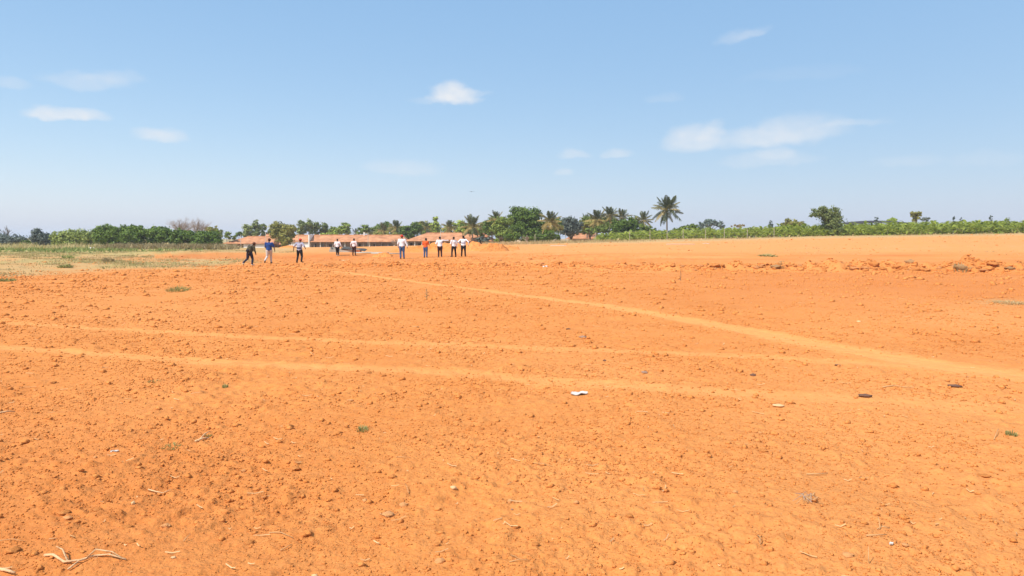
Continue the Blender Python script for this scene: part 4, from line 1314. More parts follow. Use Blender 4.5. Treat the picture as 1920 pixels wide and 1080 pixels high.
for (p, yt, Yp, lab) in ((451, 440, 150, 'thin grey pole before the left roof'), (498, 434, 150, 'thin grey pole behind the man in the blue shirt'),
                         (559, 436, 150, 'thin pole at the left end of the long roof'), (690, 436, 150, 'thin pole in front of the long roof near the small palms'),
                         (826, 432, 150, 'thin pole in front of the hipped roof')):
    q = at(p, yt, Yp); gq = G(q.x, Yp)
    o = MB().tube([(0, 0, -.2), (0, 0, q.z - gq)], [.06, .045], 6).build('utility_pole', M['post_pale'], None, True, (q.x, Yp, gq)); tag(o, lab, 'pole')

# long dark shed roof beyond the plants
Y = 138
sx0, sx1 = (1583 - 960) * Y / F_PX, (1712 - 960) * Y / F_PX
zt = at(960, 413.2, Y).z; gb = G((sx0 + sx1) / 2, Y)
shed = empty('shed', ((sx0 + sx1) / 2, Y, gb)); tag(shed, 'long low shed with a dark roof beyond the green belt', 'shed')
Wd = (sx1 - sx0) / 2; zt -= gb
vs, fs = [], []
for i in range(13):
    t = -1 + i / 6
    zz = zt - .42 * t * t + .15 * t * 0
    vs += [(Wd * t, -1.5, zz - .35), (Wd * t, 1.5, zz), (Wd * t, 1.5, zz - .12), (Wd * t, -1.5, zz - .47)]
for i in range(12):
    b = i * 4
    for k in range(4):
        fs.append((b + k, b + (k + 1) % 4, b + 4 + (k + 1) % 4, b + 4 + k))
fs += [(3, 2, 1, 0), (48, 49, 50, 51)]
obj_from('roof', vs, fs, M['roof_dark'], shed)
for i in range(8):
    t = -.95 + 1.9 * i / 7
    MB().box(Wd * t - .06, Wd * t + .06, -1.3, -1.18, -.2, zt - .42 * t * t - .45).build('post', M['bark'], shed)
    MB().box(Wd * t - .06, Wd * t + .06, 1.1, 1.22, -.2, zt - .42 * t * t - .2).build('post', M['bark'], shed)
MB().box(-Wd * .93, Wd * .93, 1.25, 1.4, -.2, zt - .75).build('wall', M['wall_shade'], shed)

# fence along the green belt
fence = None
fx = [(1003, 103), (1060, 103), (1116, 103), (1180, 102.5), (1218, 102), (1250, 102), (1280, 101.5), (1322, 101), (1357, 101), (1400, 100.5), (1450, 100.5)]
b0 = at(1218, 450, 102)
fence = empty('wire_fence', (b0.x, 102, G(b0.x, 102))); tag(fence, 'thin wire fence on pale posts in front of the palms and green belt', 'fence')
tops = []
for p, Y in fx:
    xx = (p - 960) / F_PX * Y; z = G(xx, Y)
    o = MB().box(-.03, .03, -.03, .03, -.2, 1.35).build('post', M['post_pale'], fence)
    o.location = (xx - fence.location.x, Y - fence.location.y, z - fence.location.z)
    tops.append(Vector((xx, Y - .06, z)) - fence.location)
for h in (.4, .85, 1.28):
    MB().tube([t + Vector((0, 0, h)) for t in tops], .008, 3).build('wire', M['wire'], fence)

# ------------------------------------------------------------------ earth heaps, sheet and slabs behind the men


def heap(name, label, px0, px1, ytop, Y, dep, seed, mat='soil_loose', cat='earth heap', peak=None):
    """lumpy heap with its own thickness, sunk a little into the ground"""
    x0, x1 = (px0 - 960) / F_PX * Y, (px1 - 960) / F_PX * Y
    cx = (x0 + x1) / 2; gz0 = G(cx, Y)
    H = at(960, ytop, Y).z - gz0
    nx, ny = 150, 50
    X, Yg = np.meshgrid(np.linspace(-1, 1, nx), np.linspace(-1, 1, ny))
    wx, wy = X * (x1 - x0) / 2, Yg * dep
    px_ = 0 if peak is None else peak
    prof = np.clip(1 - np.abs(X - px_ * (1 - np.abs(X))) ** 1.7, 0, 1) ** (.65 if peak is None else 1.2)
    zz = H * prof * np.clip(1 - np.abs(Yg) ** 1.6, 0, 1)
    zz = zz * (1 + .38 * vnoise(wx * .8 + seed, wy * .8, seed) + .30 * vnoise(wx * 1.9 + seed, wy * 1.9, seed + 5))
    zz = zz + (.09 * vnoise(wx * 3.3, wy * 3.3 + seed, seed + 1) + .05 * vnoise(wx * 8, wy * 8, seed + 2)) * sstep(zz, 0, .15)
    base = macro(wx + cx, wy + Y) - gz0
    zz = base + zz - .05 * (1 - np.clip(zz / .05, 0, 1))
    V = np.stack([wx, wy, zz], -1).reshape(-1, 3)
    i = np.arange(ny - 1)[:, None] * nx; j = np.arange(nx - 1)[None]
    Q = np.stack([i + j, i + j + 1, i + nx + j + 1, i + nx + j], -1).reshape(-1, 4)
    me = np_mesh(name, V, Q, M[mat], True)
    o = link(name, me, None, (cx, Y, gz0)); tag(o, label, cat)
    return o


heap('earth_bank', 'long low bank of fresh orange earth behind the standing men', 735, 975, 456.5, 78, 3.4, 3)
heap('earth_heap', 'small pointed heap of dark orange earth at the right end of the bank', 898, 956, 457, 73, 1.7, 11, 'soil_fresh', peak=.15)
heap('earth_heap', 'low ragged hump of earth left of the standing man in jeans', 698, 736, 474, 66, 0.8, 17)
heap('earth_heap', 'low heap of brown earth by the olive trees before the white wall', 525, 556, 461, 104, 1.2, 23)

# dark sheet over pale slabs
Y = 75.5
b = gp(650, 478); b.y = Y; b.x = (648 - 960) / F_PX * Y; b.z = G(b.x, Y)
sl = empty('covered_slab', b); tag(sl, 'pale concrete slab half covered by a sagging dark grey sheet', 'slab')
k = Y / F_PX
v = []
for i in range(15):
    t = i / 14
    xx = (-8 + 46 * t) * k
    hgt = (8.2 - 4.5 * t ** 1.6 + .7 * math.sin(t * 9)) * k
    v += [(xx, -.25 - .25 * t, hgt - 2.0 * k), (xx, .9, hgt + 1.6 * k), (xx, .9, hgt + 1.2 * k), (xx, -.25 - .25 * t, hgt - 2.4 * k)]
f = []
for i in range(14):
    q = i * 4
    for kk in range(4):
        f.append((q + kk, q + (kk + 1) % 4, q + 4 + (kk + 1) % 4, q + 4 + kk))
f += [(3, 2, 1, 0), (56, 57, 58, 59)]
obj_from('sheet', v, f, M['tarp_dark'], sl)
MB().box(-14 * k, 27 * k, -.2, .9, -.2, 4.6 * k).build('slab', M['concrete_pale'], sl)
MB().box(-12 * k, 25 * k, .0, .8, 4.6 * k + .003, 6.0 * k).build('block', M['concrete'], sl)
b2 = empty('concrete_block', (b.x - 22 * k, Y + .1, G(b.x - 22 * k, Y))); tag(b2, 'grey block left of the sheet with a hollow top', 'block')
MB().box(-7 * k, 7 * k, -.4, .5, -.2, 5 * k).build('base', M['concrete'], b2)
MB().box(-6 * k, -3.5 * k, -.3, .4, 5 * k, 9 * k).box(4 * k, 6 * k, -.3, .4, 5 * k, 8.6 * k).box(-3.5 * k, 4 * k, .1, .4, 5 * k, 9 * k).build('rim', M['concrete'], b2)
b3 = MB().box(-3.5 * k, 3.5 * k, -.25, .25, -.1, 4.2 * k).box(-3.2 * k, -1 * k, -.2, .2, 4.2 * k, 5.0 * k)
o = b3.build('brick_stack', M['rust_brick'], None, False, (b.x + 26.5 * k, Y - .5, G(b.x + 26.5 * k, Y - .5)))
tag(o, 'small rust red stack of bricks at the right end of the sheet', 'bricks')
o = MB().tube([(-1.6, 0, .06), (-.4, .05, .10), (.6, -.02, .07), (1.7, .03, .09)], .07, 8).build('pipe', M['concrete_pale'], None, True)
p = gp(696, 475.5); o.location = p; tag(o, 'pale grey pipe lying on the soil right of the sheet', 'pipe')
o = MB().tube([(-1.3, 0, .05), (.2, .03, .06), (1.4, -.05, .05)], .05, 8).build('pipe', M['concrete_pale'], None, True)
p = gp(722, 476.5); o.location = p; tag(o, 'short pale pipe nearest the man in blue jeans', 'pipe')

# black bundles behind the men on the right
for px_, w_, h_, lab in ((838, .55, .42, 'black plastic bundle beside the pointing man'), (815, .75, .16, 'flat black sheet scrap left of the pointing man'),
                         (862, .4, .2, 'small black scrap between the two right hand men')):
    p = gp(px_, 470.5)
    mb = MB().blob((0, 0, h_ * .35), (w_, .3, h_ * .55), 12, 7).blob((w_ * .5, .05, h_ * .5), (w_ * .4, .25, h_ * .5), 10, 6).blob((-w_ * .5, .05, h_ * .2), (w_ * .5, .25, h_ * .35), 10, 6)
    mb.v = [(a + .03 * math.sin(c * 40 + a * 23), b_, c + .03 * math.sin(a * 19 + 1)) for (a, b_, c) in mb.v]
    o = mb.build('plastic_bundle', M['black_plastic'], None, True, p); tag(o, lab, 'bundle')

# thin white strips far off
for (pa, pb, py, lab, rad) in ((1249, 1303, 458.4, 'long thin white pipe on the ground in front of the lone palm', .032),
                               (1316, 1330, 457.3, 'short thin white pipe following the long one', .03),
                               (1032, 1062, 461.3, 'thin pale pipe on the ground right of the domed tree', .03)):
    a, b_ = gp(pa, py), gp(pb, py)
    n_ = 8
    pts = [a.lerp(b_, i / n_) for i in range(n_ + 1)]
    pts = [Vector((q.x, q.y, G(q.x, q.y) + rad)) - a for q in pts]
    o = MB().tube(pts, rad, 6).build('pipe', M['plastic_white'], None, True, a); tag(o, lab, 'pipe')

# ------------------------------------------------------------------ clods that can be told apart
clod_meshes = []
for k in range(7):
    V, F = ico(200 + k, .72, 1)
    bm = bmesh.new()
    vs_ = [bm.verts.new(v) for v in V]
    for q in F: bm.faces.new([vs_[i] for i in q])
    bmesh.ops.subdivide_edges(bm, edges=bm.edges[:], cuts=2, use_grid_fill=True)
    bmesh.ops.triangulate(bm, faces=bm.faces[:])
    V = np.array([v.co[:] for v in bm.verts]); F = np.array([[v.index for v in f_.verts] for f_ in bm.faces]); bm.free()
    bump_ = .20 * vnoise(V[:, 0] * 2.3 + k * 5, V[:, 1] * 2.3 + V[:, 2] * 3.1, k) + .13 * vnoise(V[:, 0] * 6 + V[:, 2] * 4, V[:, 1] * 6 + k, k + 30)
    V = V * (1 + bump_)[:, None]
    clod_meshes.append((V, F))


def clod_me(k, mat):
    V, F = clod_meshes[k % 7]
    key = 'clod_%d_%s' % (k % 7, mat)
    if key in bpy.data.meshes: return bpy.data.meshes[key]
    me = np_mesh(key, V, F, M[mat], False, 3); return me


def clod(name, px, py, wpx, hpx, label, mat='soil_loose', cat='clod', group=None, k=None, sink=.3, rot=None):
    p = gp(px, py)
    s = p.y / F_PX
    o = bpy.data.objects.new(name, clod_me(k if k is not None else int(px + py), mat)); col.objects.link(o)
    rx = wpx * s / 2; rz = hpx * s / 2 / .72
    o.scale = (rx, rx * .8, rz)
    o.location = (p.x, p.y, p.z + rz * .72 * (1 - 2 * sink))
    o.rotation_euler = (0, 0, 0 if rot is None else rot)
    tag(o, label, cat, group)
    return o


BIG = [(1340, 497, 26, 9, 'soil_loose', 'dark orange lump of soil on the ridge left of the dry green tuft'),
       (1640, 495, 24, 15, 'soil_loose', 'tallest upright brown orange clod on the right of the ridge'),
       (1600, 503, 26, 7, 'clod_dusty', 'flat dusty clod left of the tallest one on the ridge'),
       (1680, 500, 20, 9, 'soil_loose', 'round orange clod right of the tallest one'),
       (1708, 491, 24, 11, 'clod_dry', 'weathered grey brown clod high on the ridge'),
       (1736, 506, 22, 7, 'soil_loose', 'low orange clod in front of the weathered one'),
       (1800, 501, 33, 16, 'clod_dry', 'big grey brown clod with dry roots, largest on the ridge'),
       (1838, 506, 24, 8, 'clod_dusty', 'low clod just right of the largest one'),
       (1862, 494, 30, 10, 'soil_loose', 'long orange clod on top of the ridge near the right edge'),
       (1892, 502, 26, 9, 'clod_dry', 'dull brown clod close to the right edge'),
       (1690, 511, 12, 5, 'soil_loose', 'small clod rolled in front of the ridge below the weathered one'),
       (1456, 499, 26, 8, 'clod_dry', 'greenish brown clod with withered grass in the ridge'),
       (1262, 498, 14, 6, 'soil_loose', 'dark red clod at the foot of the dry stalk'),
       (1222, 494, 10, 8, 'soil_loose', 'small square clod left of the dark red one on the ridge'),
       (1046, 491, 22, 7, 'soil_loose', 'dark red lump on the middle of the ridge beside a white scrap'),
       (1015, 494, 16, 5, 'clod_dusty', 'greyish lump left of the dark red lump on the ridge'),
       (994, 485, 10, 5, 'soil_loose', 'single small lump behind the ridge right of the men'),
       (730, 497, 14, 5, 'soil_loose', 'reddish lump below the man in jeans'),
       (705, 494, 12, 4, 'soil_loose', 'low red lump left of the one below the man in jeans')]
for (a, b_, c, d, m_, lab) in BIG:
    clod('soil_clod', a, b_ + d * .3, c, d, lab, 'soil_fresh' if m_ == 'soil_loose' else m_)
R_ = random.Random(5)
cnt = 0
while cnt < 240:
    px = R_.uniform(575, 1930)
    if px < 1200 and R_.random() < .35: continue
    yb = float(np.interp(px, [575, 900, 1300, 1920], [497, 498, 501, 507]))
    py = yb + R_.gauss(0, 3.4)
    sz = float(np.interp(px, [575, 1200, 1500, 1920], [8, 11, 16, 19])) * (.38 + 1.0 * R_.random() ** 2.5)
    clod('soil_clod', px, py, sz, sz * R_.uniform(.4, .7), 'rough clod of orange soil in the low ridge across the field',
         R_.choice(['soil_loose', 'soil_fresh', 'soil_fresh', 'clod_dusty', 'clod_dusty' if px > 1300 else 'soil_loose']), 'clod', 'clods along the soil ridge', k=cnt, rot=R_.uniform(0, 6.28), sink=.48)
    cnt += 1
for (a, b_, c, d, lab) in ((505, 496, 10, 3, 'dark clod near the feet of the man in the blue shirt'), (600, 497, 9, 3, 'dark clod right of the man in the red cap'),
                          (570, 500, 12, 3, 'flat clod below the man in the red cap'), (462, 501, 8, 3, 'little clod behind the stooping man'),
                          (617, 500, 9, 3, 'red brown clod at the start of the footpath'), (322, 515, 6, 3, 'tiny dark clod above the round dry tuft')):
    clod('soil_clod', a, b_, c, d, lab)

STONES = [(1093, 630, 17, 8, 'stone_grey', 'grey stone on the plain soil between the two pale paths'),
          (1065, 617, 11, 4, 'stone_dark', 'small flat dark stone left of the grey one'),
          (1412, 701, 17, 8, 'stone_dark', 'small black stone right of centre below the upper track'),
          (1622, 743, 30, 10, 'stone_dark', 'largest flat dark stone on the lower track at the right'),
          (1208, 698, 16, 6, 'stone_grey', 'flat grey stone between the tyre tracks'),
          (1134, 675, 8, 5, 'stone_dark', 'little brown stone just under the upper tyre track'),
          (1570, 685, 12, 4, 'stone_dark', 'thin brown stone between path and lower track on the right'),
          (1790, 723, 30, 6, 'stone_dark', 'long reddish brown stone near the end of the footpath'),
          (1459, 760, 26, 9, 'stone_white', 'pale cream stone with dry leaves left of the largest dark stone'),
          (1610, 602, 12, 4, 'stone_white', 'small cream stone in the smooth area at the right'),
          (179, 855, 9, 6, 'stone_pale', 'pale tan stone beside the white chip at the left'),
          (457, 874, 12, 8, 'stone_pale', 'rounded tan pebble left of centre'),
          (250, 944, 10, 9, 'stone_white', 'small cream pebble above the tan wedge'),
          (311, 984, 20, 12, 'stone_pale', 'wedge shaped tan stone in the left foreground'),
          (128, 967, 22, 8, 'stone_pale', 'low tan stone left of the cream pebble'),
          (850, 916, 15, 9, 'stone_white', 'rounded pale pebble in the centre foreground'),
          (685, 934, 15, 10, 'stone_pale', 'pointed pale stone in the centre foreground'),
          (757, 942, 24, 12, 'stone_pale', 'long tan clod beside the pointed stone'),
          (728, 960, 28, 13, 'stone_pale', 'broad tan clod with a straw at its foot'),
          (957, 937, 14, 10, 'stone_pale', 'tan pebble left of the pair below centre'),
          (1080, 940, 14, 8, 'stone_pale', 'tan pebble, farther right of the pair below centre'),
          (825, 1048, 26, 12, 'stone_pale', 'smooth pale clod at the bottom centre casting a dark shadow'),
          (860, 884, 13, 8, 'soil_loose', 'orange clod above the rounded pale pebble'),
          (736, 892, 20, 9, 'soil_loose', 'orange brown clod left of the orange one'),
          (1004, 1018, 22, 8, 'soil_loose', 'dark shadowed clod near the bottom centre'),
          (1180, 964, 18, 9, 'soil_loose', 'orange clod lying right of the grey speck below centre'),
          (960, 951, 6, 5, 'stone_grey', 'tiny blue grey stone below centre'),
          (1378, 922, 15, 8, 'stone_pale', 'pale stone left of the dry twig tangle'),
          (1697, 1028, 16, 8, 'stone_pale', 'pale stone right of the upright stalk at the bottom'),
          (1590, 1040, 30, 12, 'stone_pale', 'broad pale clod low in the right foreground'),
          (657, 750, 14, 6, 'stone_pale', 'flat pale stone under the lower track, left of centre'),
          (690, 698, 16, 6, 'soil_loose', 'orange lump at the edge of the lower track'),
          (718, 703, 14, 6, 'soil_loose', 'reddish lump right of the one on the track edge'),
          (100, 716, 16, 5, 'soil_loose', 'dark red clod alone in the left middle ground'),
          (168, 736, 14, 5, 'soil_loose', 'low dark clod right of the lone dark red one'),
          (555, 876, 26, 9, 'soil_loose', 'broad clod with a dark shadow left of centre'),
          (120, 954, 30, 10, 'soil_loose', 'long dark clod above the forked stick'),
          (183, 948, 22, 9, 'soil_loose', 'tilted clod right of the long dark one'),
          (468, 1014, 26, 12, 'soil_loose', 'angular clod in the left of centre foreground'),
          (25, 1028, 34, 13, 'soil_loose', 'large clod at the left edge above the lower stick'),
          (245, 1015, 22, 12, 'soil_loose', 'rounded clod right of the forked stick'),
          (325, 1047, 11, 8, 'stone_white', 'cream pebble right of the forked stick tip'),
          (590, 1077, 14, 9, 'stone_white', 'cream stone cut by the bottom edge'),
          (820, 1020, 16, 8, 'soil_loose', 'small lump above the smooth pale clod'),
          (240, 984, 26, 9, 'soil_loose', 'flat orange clod just left of the tan wedge'),
          (1430, 842, 24, 7, 'soil_loose', 'brownish clod in the right middle foreground'),
          (1845, 892, 26, 8, 'soil_loose', 'red brown clod near the right edge'),
          (1520, 795, 14, 5, 'soil_loose', 'small dark clod above the brownish one'),
          (1700, 970, 14, 6, 'soil_loose', 'low clod between the twig tangle and the right edge'),
          (1480, 1010, 20, 8, 'soil_loose', 'rounded clod below the twig tangle')]
for (a, b_, c, d, m_, lab) in STONES:
    nm = 'stone' if m_.startswith('stone') else 'soil_clod'
    clod(nm, a, b_ + d * .2, c, d, lab, m_, 'stone' if nm == 'stone' else 'clod', rot=random.Random(a).uniform(-.4, .4), sink=.36)

# white scraps


def scrap(px, py, wpx, dpx, label, name='plastic_scrap', mat='plastic_white', seed=0, h=.02):
    p = gp(px, py); s = p.y / F_PX; r_ = random.Random(seed)
    w = wpx * s; d = min(dpx * s * p.y / CAM_H, w * .7)
    nx, ny = 9, 5; v = []; f = []
    for j in range(ny):
        for i in range(nx):
            u, q = i / (nx - 1) - .5, j / (ny - 1) - .5
            k_ = 1 - abs(2 * u) ** 1.6 * .8
            xx = u * w + r_.uniform(-.03, .03) * w; yy = q * d * k_ + u * d * .3
            v.append((xx, yy, G(p.x + xx, p.y + yy) - p.z + .010 + h * (.5 + .5 * math.sin(u * 9 + q * 5 + seed))))
    m_ = len(v)
    v += [(a, b_, c - .006) for (a, b_, c) in v]
    for j in range(ny - 1):
        for i in range(nx - 1):
            q = j * nx + i
            f.append((q, q + 1, q + nx + 1, q + nx)); f.append((m_ + q + nx, m_ + q + nx + 1, m_ + q + 1, m_ + q))
    for i in range(nx - 1):
        f.append((i + 1, i, m_ + i, m_ + i + 1)); q = (ny - 1) * nx + i; f.append((q, q + 1, m_ + q + 1, m_ + q))
    for j in range(ny - 1):
        q = j * nx; f.append((q, q + nx, m_ + q + nx, m_ + q)); q = j * nx + nx - 1; f.append((q + nx, q, m_ + q, m_ + q + nx))
    o = obj_from(name, v, f, M[mat], None, False, p); tag(o, label, 'litter')


scrap(1086, 738, 32, 6, 'crumpled white plastic scrap lying on the lower tyre track', seed=3, h=.018)
scrap(1022, 501, 9, 4, 'small white scrap on the soil ridge', seed=4, h=.05)
scrap(215, 846, 15, 2, 'thin white chip in the left foreground', seed=5, h=.006)
scrap(1671, 1026, 9, 5, 'tiny white scrap near the bottom right', seed=6, h=.006)
scrap(646, 489, 20, 2, 'pale flat scrap on the soil below the covered slab', mat='stone_white', seed=8, h=.04)
scrap(172, 468, 8, 7, 'small whitish scrap at the edge of the green crop', seed=9, h=.3)

# sticks and stalks


def stick(label, pts_px, r0, name='stick', cat='stick', mat='wood_pale', fork=None, lift=.01, parts=None):
    P0 = gp(*pts_px[0])
    if mat == 'straw': r0 = r0 * .55

    def path(pp):
        out = []
        for i, q in enumerate(pp):
            g = gp(q[0], q[1]); g.z += r0 * .7 + lift * (1 if i % 2 else .3) + (q[2] if len(q) > 2 else 0)
            out.append(g - P0)
        return out
    if fork is None and parts is None:
        mb = MB(); pts = path(pts_px)
        mb.tube(pts, [r0 * (1 - .5 * i / max(1, len(pts) - 1)) for i in range(len(pts))], 7)
        o = mb.build(name, M[mat], None, True, P0); tag(o, label, cat); return o
    root = empty(name, P0); tag(root, label, cat)
    pts = path(pts_px)
    MB().tube(pts, [r0 * (1 - .5 * i / max(1, len(pts) - 1)) for i in range(len(pts))], 7).build('main_branch', M[mat], root, True)
    for pp in (fork or []):
        q = path(pp)
        MB().tube(q, [r0 * .7 * (1 - .6 * i / max(1, len(q) - 1)) for i in range(len(q))], 6).build('side_branch', M[mat], root, True)
    return root


stick('forked pale dead stick in the bottom left foreground',
      [(84, 1046), (100, 1048), (120, 1055), (150, 1055), (175, 1047), (205, 1047), (236, 1052)], .0075,
      fork=[[(128, 1055), (118, 1045, .02), (106, 1036, .03)], [(128, 1068), (148, 1056), (165, 1051)], [(160, 1052), (180, 1045, .02), (210, 1045, .015), (228, 1050)]])
stick('pale broken stick end at the very bottom left corner', [(-6, 1068), (12, 1074), (28, 1078)], .010)
stick('thin grey curved twig in the left foreground', [(278, 912), (290, 918), (305, 920), (320, 919)], .005)
stick('pale stick on a small mound left of centre', [(366, 824), (380, 820), (392, 817)], .010, fork=[[(372, 823), (384, 816, .02), (394, 812, .03)]])
stick('short straw at the left edge of the middle ground', [(0, 774), (14, 772), (28, 770)], .008)
stick('bent straw lying in front of the broad tan clod', [(712, 962), (722, 966), (731, 967), (748, 961)], .004, 'straw', 'straw', 'straw')
stick('long straight straw left of the centre foreground', [(742, 857), (756, 858), (771, 857)], .004, 'straw', 'straw', 'straw')
stick('straight straw pointing at a small stone right of centre', [(998, 866), (1018, 868), (1036, 870)], .005, 'straw', 'straw', 'straw')
stick('v shaped dry stem at the bottom centre', [(955, 1056), (975, 1054), (994, 1052)], .004, 'straw', 'straw', 'straw', fork=[[(957, 1043), (965, 1046), (975, 1052)]])
stick('pale thick straw low in the right foreground', [(1624, 1006), (1640, 1007), (1662, 1004)], .008, 'straw', 'straw', 'straw')
stick('forked straw above the thick one on the right', [(1645, 992), (1655, 990), (1668, 989)], .006, 'straw', 'straw', 'straw', fork=[[(1650, 992), (1648, 985, .02), (1646, 981, .04)]])
stick('upright pale stalk at the bottom right of centre', [(1629, 1056), (1628, 1053, .03), (1627, 1050, .07)], .005, 'stalk', 'stalk', 'straw')
stick('arched pale straw on the right track', [(1655, 724), (1675, 723), (1695, 724), (1714, 726)], .010, 'straw', 'straw', 'straw')
stick('short slanting straw in the centre foreground', [(951, 908), (957, 905), (964, 901)], .005, 'straw', 'straw', 'straw')
stick('leaning straw beside the rounded pale pebble', [(766, 923), (763, 918, .01), (760, 912, .02)], .004, 'straw', 'straw', 'straw')
stick('straw cluster of two stems left of the tan wedge', [(344, 1016), (352, 1012, .01), (358, 1008, .02)], .004, 'straw', 'straw', 'straw', fork=[[(346, 1016), (350, 1013), (362, 1015)]])
stick('long thin straw above the angular clod', [(505, 1001), (525, 1004), (550, 1010)], .005, 'straw', 'straw', 'straw')
stick('short pale straw below the long thin one', [(526, 1034), (536, 1030), (548, 1021)], .005, 'straw', 'straw', 'straw')
stick('thin pale straw left of the forked stick', [(0, 1012), (25, 1013), (48, 1014)], .004, 'straw', 'straw', 'straw')
stick('small pale straw above the forked stick', [(92, 1010), (100, 1011), (108, 1010)], .005, 'straw', 'straw', 'straw')
stick('pale straw right of the small one above the forked stick', [(132, 1009), (139, 1011), (147, 1010)], .005, 'straw', 'straw', 'straw')
stick('curved pale straw in the right middle foreground', [(1610, 893), (1625, 894), (1640, 888)], .005, 'straw', 'straw', 'straw')
stick('pale bark strip in the right middle foreground', [(1512, 889), (1530, 890), (1552, 887)], .008, 'straw', 'straw', 'straw')
stick('thin pale stem curving at the lower right', [(1420, 1008), (1425, 1015, .01), (1425, 1022)], .005, 'straw', 'straw', 'straw')
stick('pale diagonal straw at the right edge of the foreground', [(1864, 822), (1868, 815, .01), (1872, 808, .02)], .006, 'straw', 'straw', 'straw')

# tufts, weeds and one dry stalk


def tuft(name, label, px, py, wpx, hpx, n, mat='weed', cat='plant', flat=1.4, bw=1.2):
    p = gp(px, py); s = p.y / F_PX
    rx, h = wpx * s / 2, hpx * s
    V = []; F = []
    r_ = random.Random(int(px))
    gg = gz(p.x + np.linspace(-rx, rx, 9)[None, :] + np.zeros((9, 1)), p.y + np.linspace(-rx * flat, rx * flat, 9)[:, None] + np.zeros((1, 9)))
    for i in range(n):
        a, q = r_.uniform(0, 6.28), math.sqrt(r_.random()) * .8
        x0, y0 = math.cos(a) * q * rx, math.sin(a) * q * rx * flat
        hh = h * r_.uniform(.25, 1.0) * (1.1 - .6 * q)
        ll = r_.uniform(.1, .6) * rx; la = a + r_.uniform(-.7, .7)
        w = bw * s * r_.uniform(.5, 1)
        wa = r_.uniform(0, 3.14)
        zz = float(gg[int(round((y0 / (rx * flat) + 1) * 4)), int(round((x0 / rx + 1) * 4))]) - p.z
        b = len(V); dx, dy = math.cos(wa) * w / 2, math.sin(wa) * w / 2
        mx_, my_ = x0 + math.cos(la) * ll * .4, y0 + math.sin(la) * ll * .4
        V += [(x0 - dx, y0 - dy, zz - .01), (x0 + dx, y0 + dy, zz - .01), (mx_ + dx, my_ + dy, zz + hh * .65), (mx_ - dx, my_ - dy, zz + hh * .65),
              (x0 + math.cos(la) * ll, y0 + math.sin(la) * ll, zz + hh)]
        F += [(b, b + 1, b + 2, b + 3), (b + 3, b + 2, b + 4)]
    o = obj_from(name, V, F, M[mat], None, False, p); tag(o, label, cat)
    return o


tuft('grass_tuft', 'round olive dry grass tuft alone on the soil at the left', 333, 545, 42, 12, 260, 'green_grass', 'grass tuft', bw=.9)
tuft('grass_tuft', 'grey green dead tuft at the right edge of the field', 1895, 569, 60, 7, 260, 'dry_grass', 'grass tuft')
tuft('weed', 'small green weed in the left of centre foreground', 680, 806, 24, 12, 90, 'weed', 'weed', bw=1.6)
tuft('weed', 'tiny green weed below the lower track at the left', 422, 724, 12, 8, 50, 'weed', 'weed', bw=1.6)
tuft('weed', 'flat green weed in the left middle ground', 287, 716, 24, 5, 60, 'weed', 'weed', bw=1.6)
tuft('weed', 'sprawling pale green weed in the left foreground', 320, 834, 36, 8, 90, 'green_grass', 'weed', bw=1.6)
tuft('weed', 'green weed near the right edge of the foreground', 1896, 812, 20, 12, 70, 'weed', 'weed', bw=1.8)
tuft('weed', 'small tuft on the mound by the pale stick', 391, 814, 14, 8, 40, 'weed', 'weed')
tuft('weed', 'dark green weed amid the crop rows at the left', 127, 484, 22, 9, 80, 'crop', 'weed', bw=1.6)
tuft('weed', 'low green weed on the smooth slope right of centre', 1440, 480, 36, 4, 140, 'weed', 'weed', bw=2)
tuft('weed', 'grey dry weed on the left bank', 205, 492, 22, 12, 160, 'leaf_brown', 'weed', bw=2)
tuft('weed', 'grey green weed low on the left bank', 122, 501, 26, 8, 160, 'green_grass', 'weed', bw=2)
tuft('weed', 'dull green tuft at the left edge under the bank', 12, 527, 30, 8, 150, 'green_grass', 'weed', bw=2)
tuft('grass_tuft', 'withered tuft over the greenish clod on the ridge', 1457, 500, 30, 8, 120, 'dry_grass', 'grass tuft', bw=1.6)
tuft('grass_tuft', 'dry roots sticking from the largest clod on the ridge', 1800, 508, 30, 19, 70, 'leaf_brown', 'grass tuft', bw=1.6)
# sapling near centre
p = gp(800, 562)
s = p.y / F_PX
root = empty('sapling', p); tag(root, 'thin grey green seedling standing alone near the middle', 'plant')
mb = MB().tube([(0, 0, -.02), (.01, 0, 10 * s), (0, 0, 22 * s)], [.008, .006, .003], 5); mb.build('stem', M['banana_stem'], root)
for i in range(16):
    a = i * 2.4; h = (3 + 16 * (i / 16)) * s; L = (7.5 - 5.5 * i / 16) * s
    d = Vector((math.cos(a), math.sin(a), .45)); sd_ = Vector((-math.sin(a), math.cos(a), 0)) * .9 * s
    obj_from('leaf', [(0, 0, h), tuple(Vector((0, 0, h)) + d * L * .5 + sd_), tuple(Vector((0, 0, h)) + d * L), tuple(Vector((0, 0, h)) + d * L * .5 - sd_)],
             [(0, 1, 2, 3)], M['leaf_grey'], root)
p = gp(1276, 526); s = p.y / F_PX
root = empty('dry_stalk', p); tag(root, 'thin dry upright stalk right of centre in front of the ridge', 'stalk')
MB().tube([(0, 0, -.02), (.01, 0, 12 * s), (-.01, 0, 22 * s)], [.012, .009, .005], 5).build('stem', M['bark'], root)
MB().tube([(0, 0, 6 * s), (-3 * s, 0, 9 * s)], [.007, .004], 4).build('twig', M['bark'], root)
MB().tube([(0, 0, 3 * s), (-5 * s, .02, 2 * s)], [.009, .005], 4).build('twig', M['bark'], root)
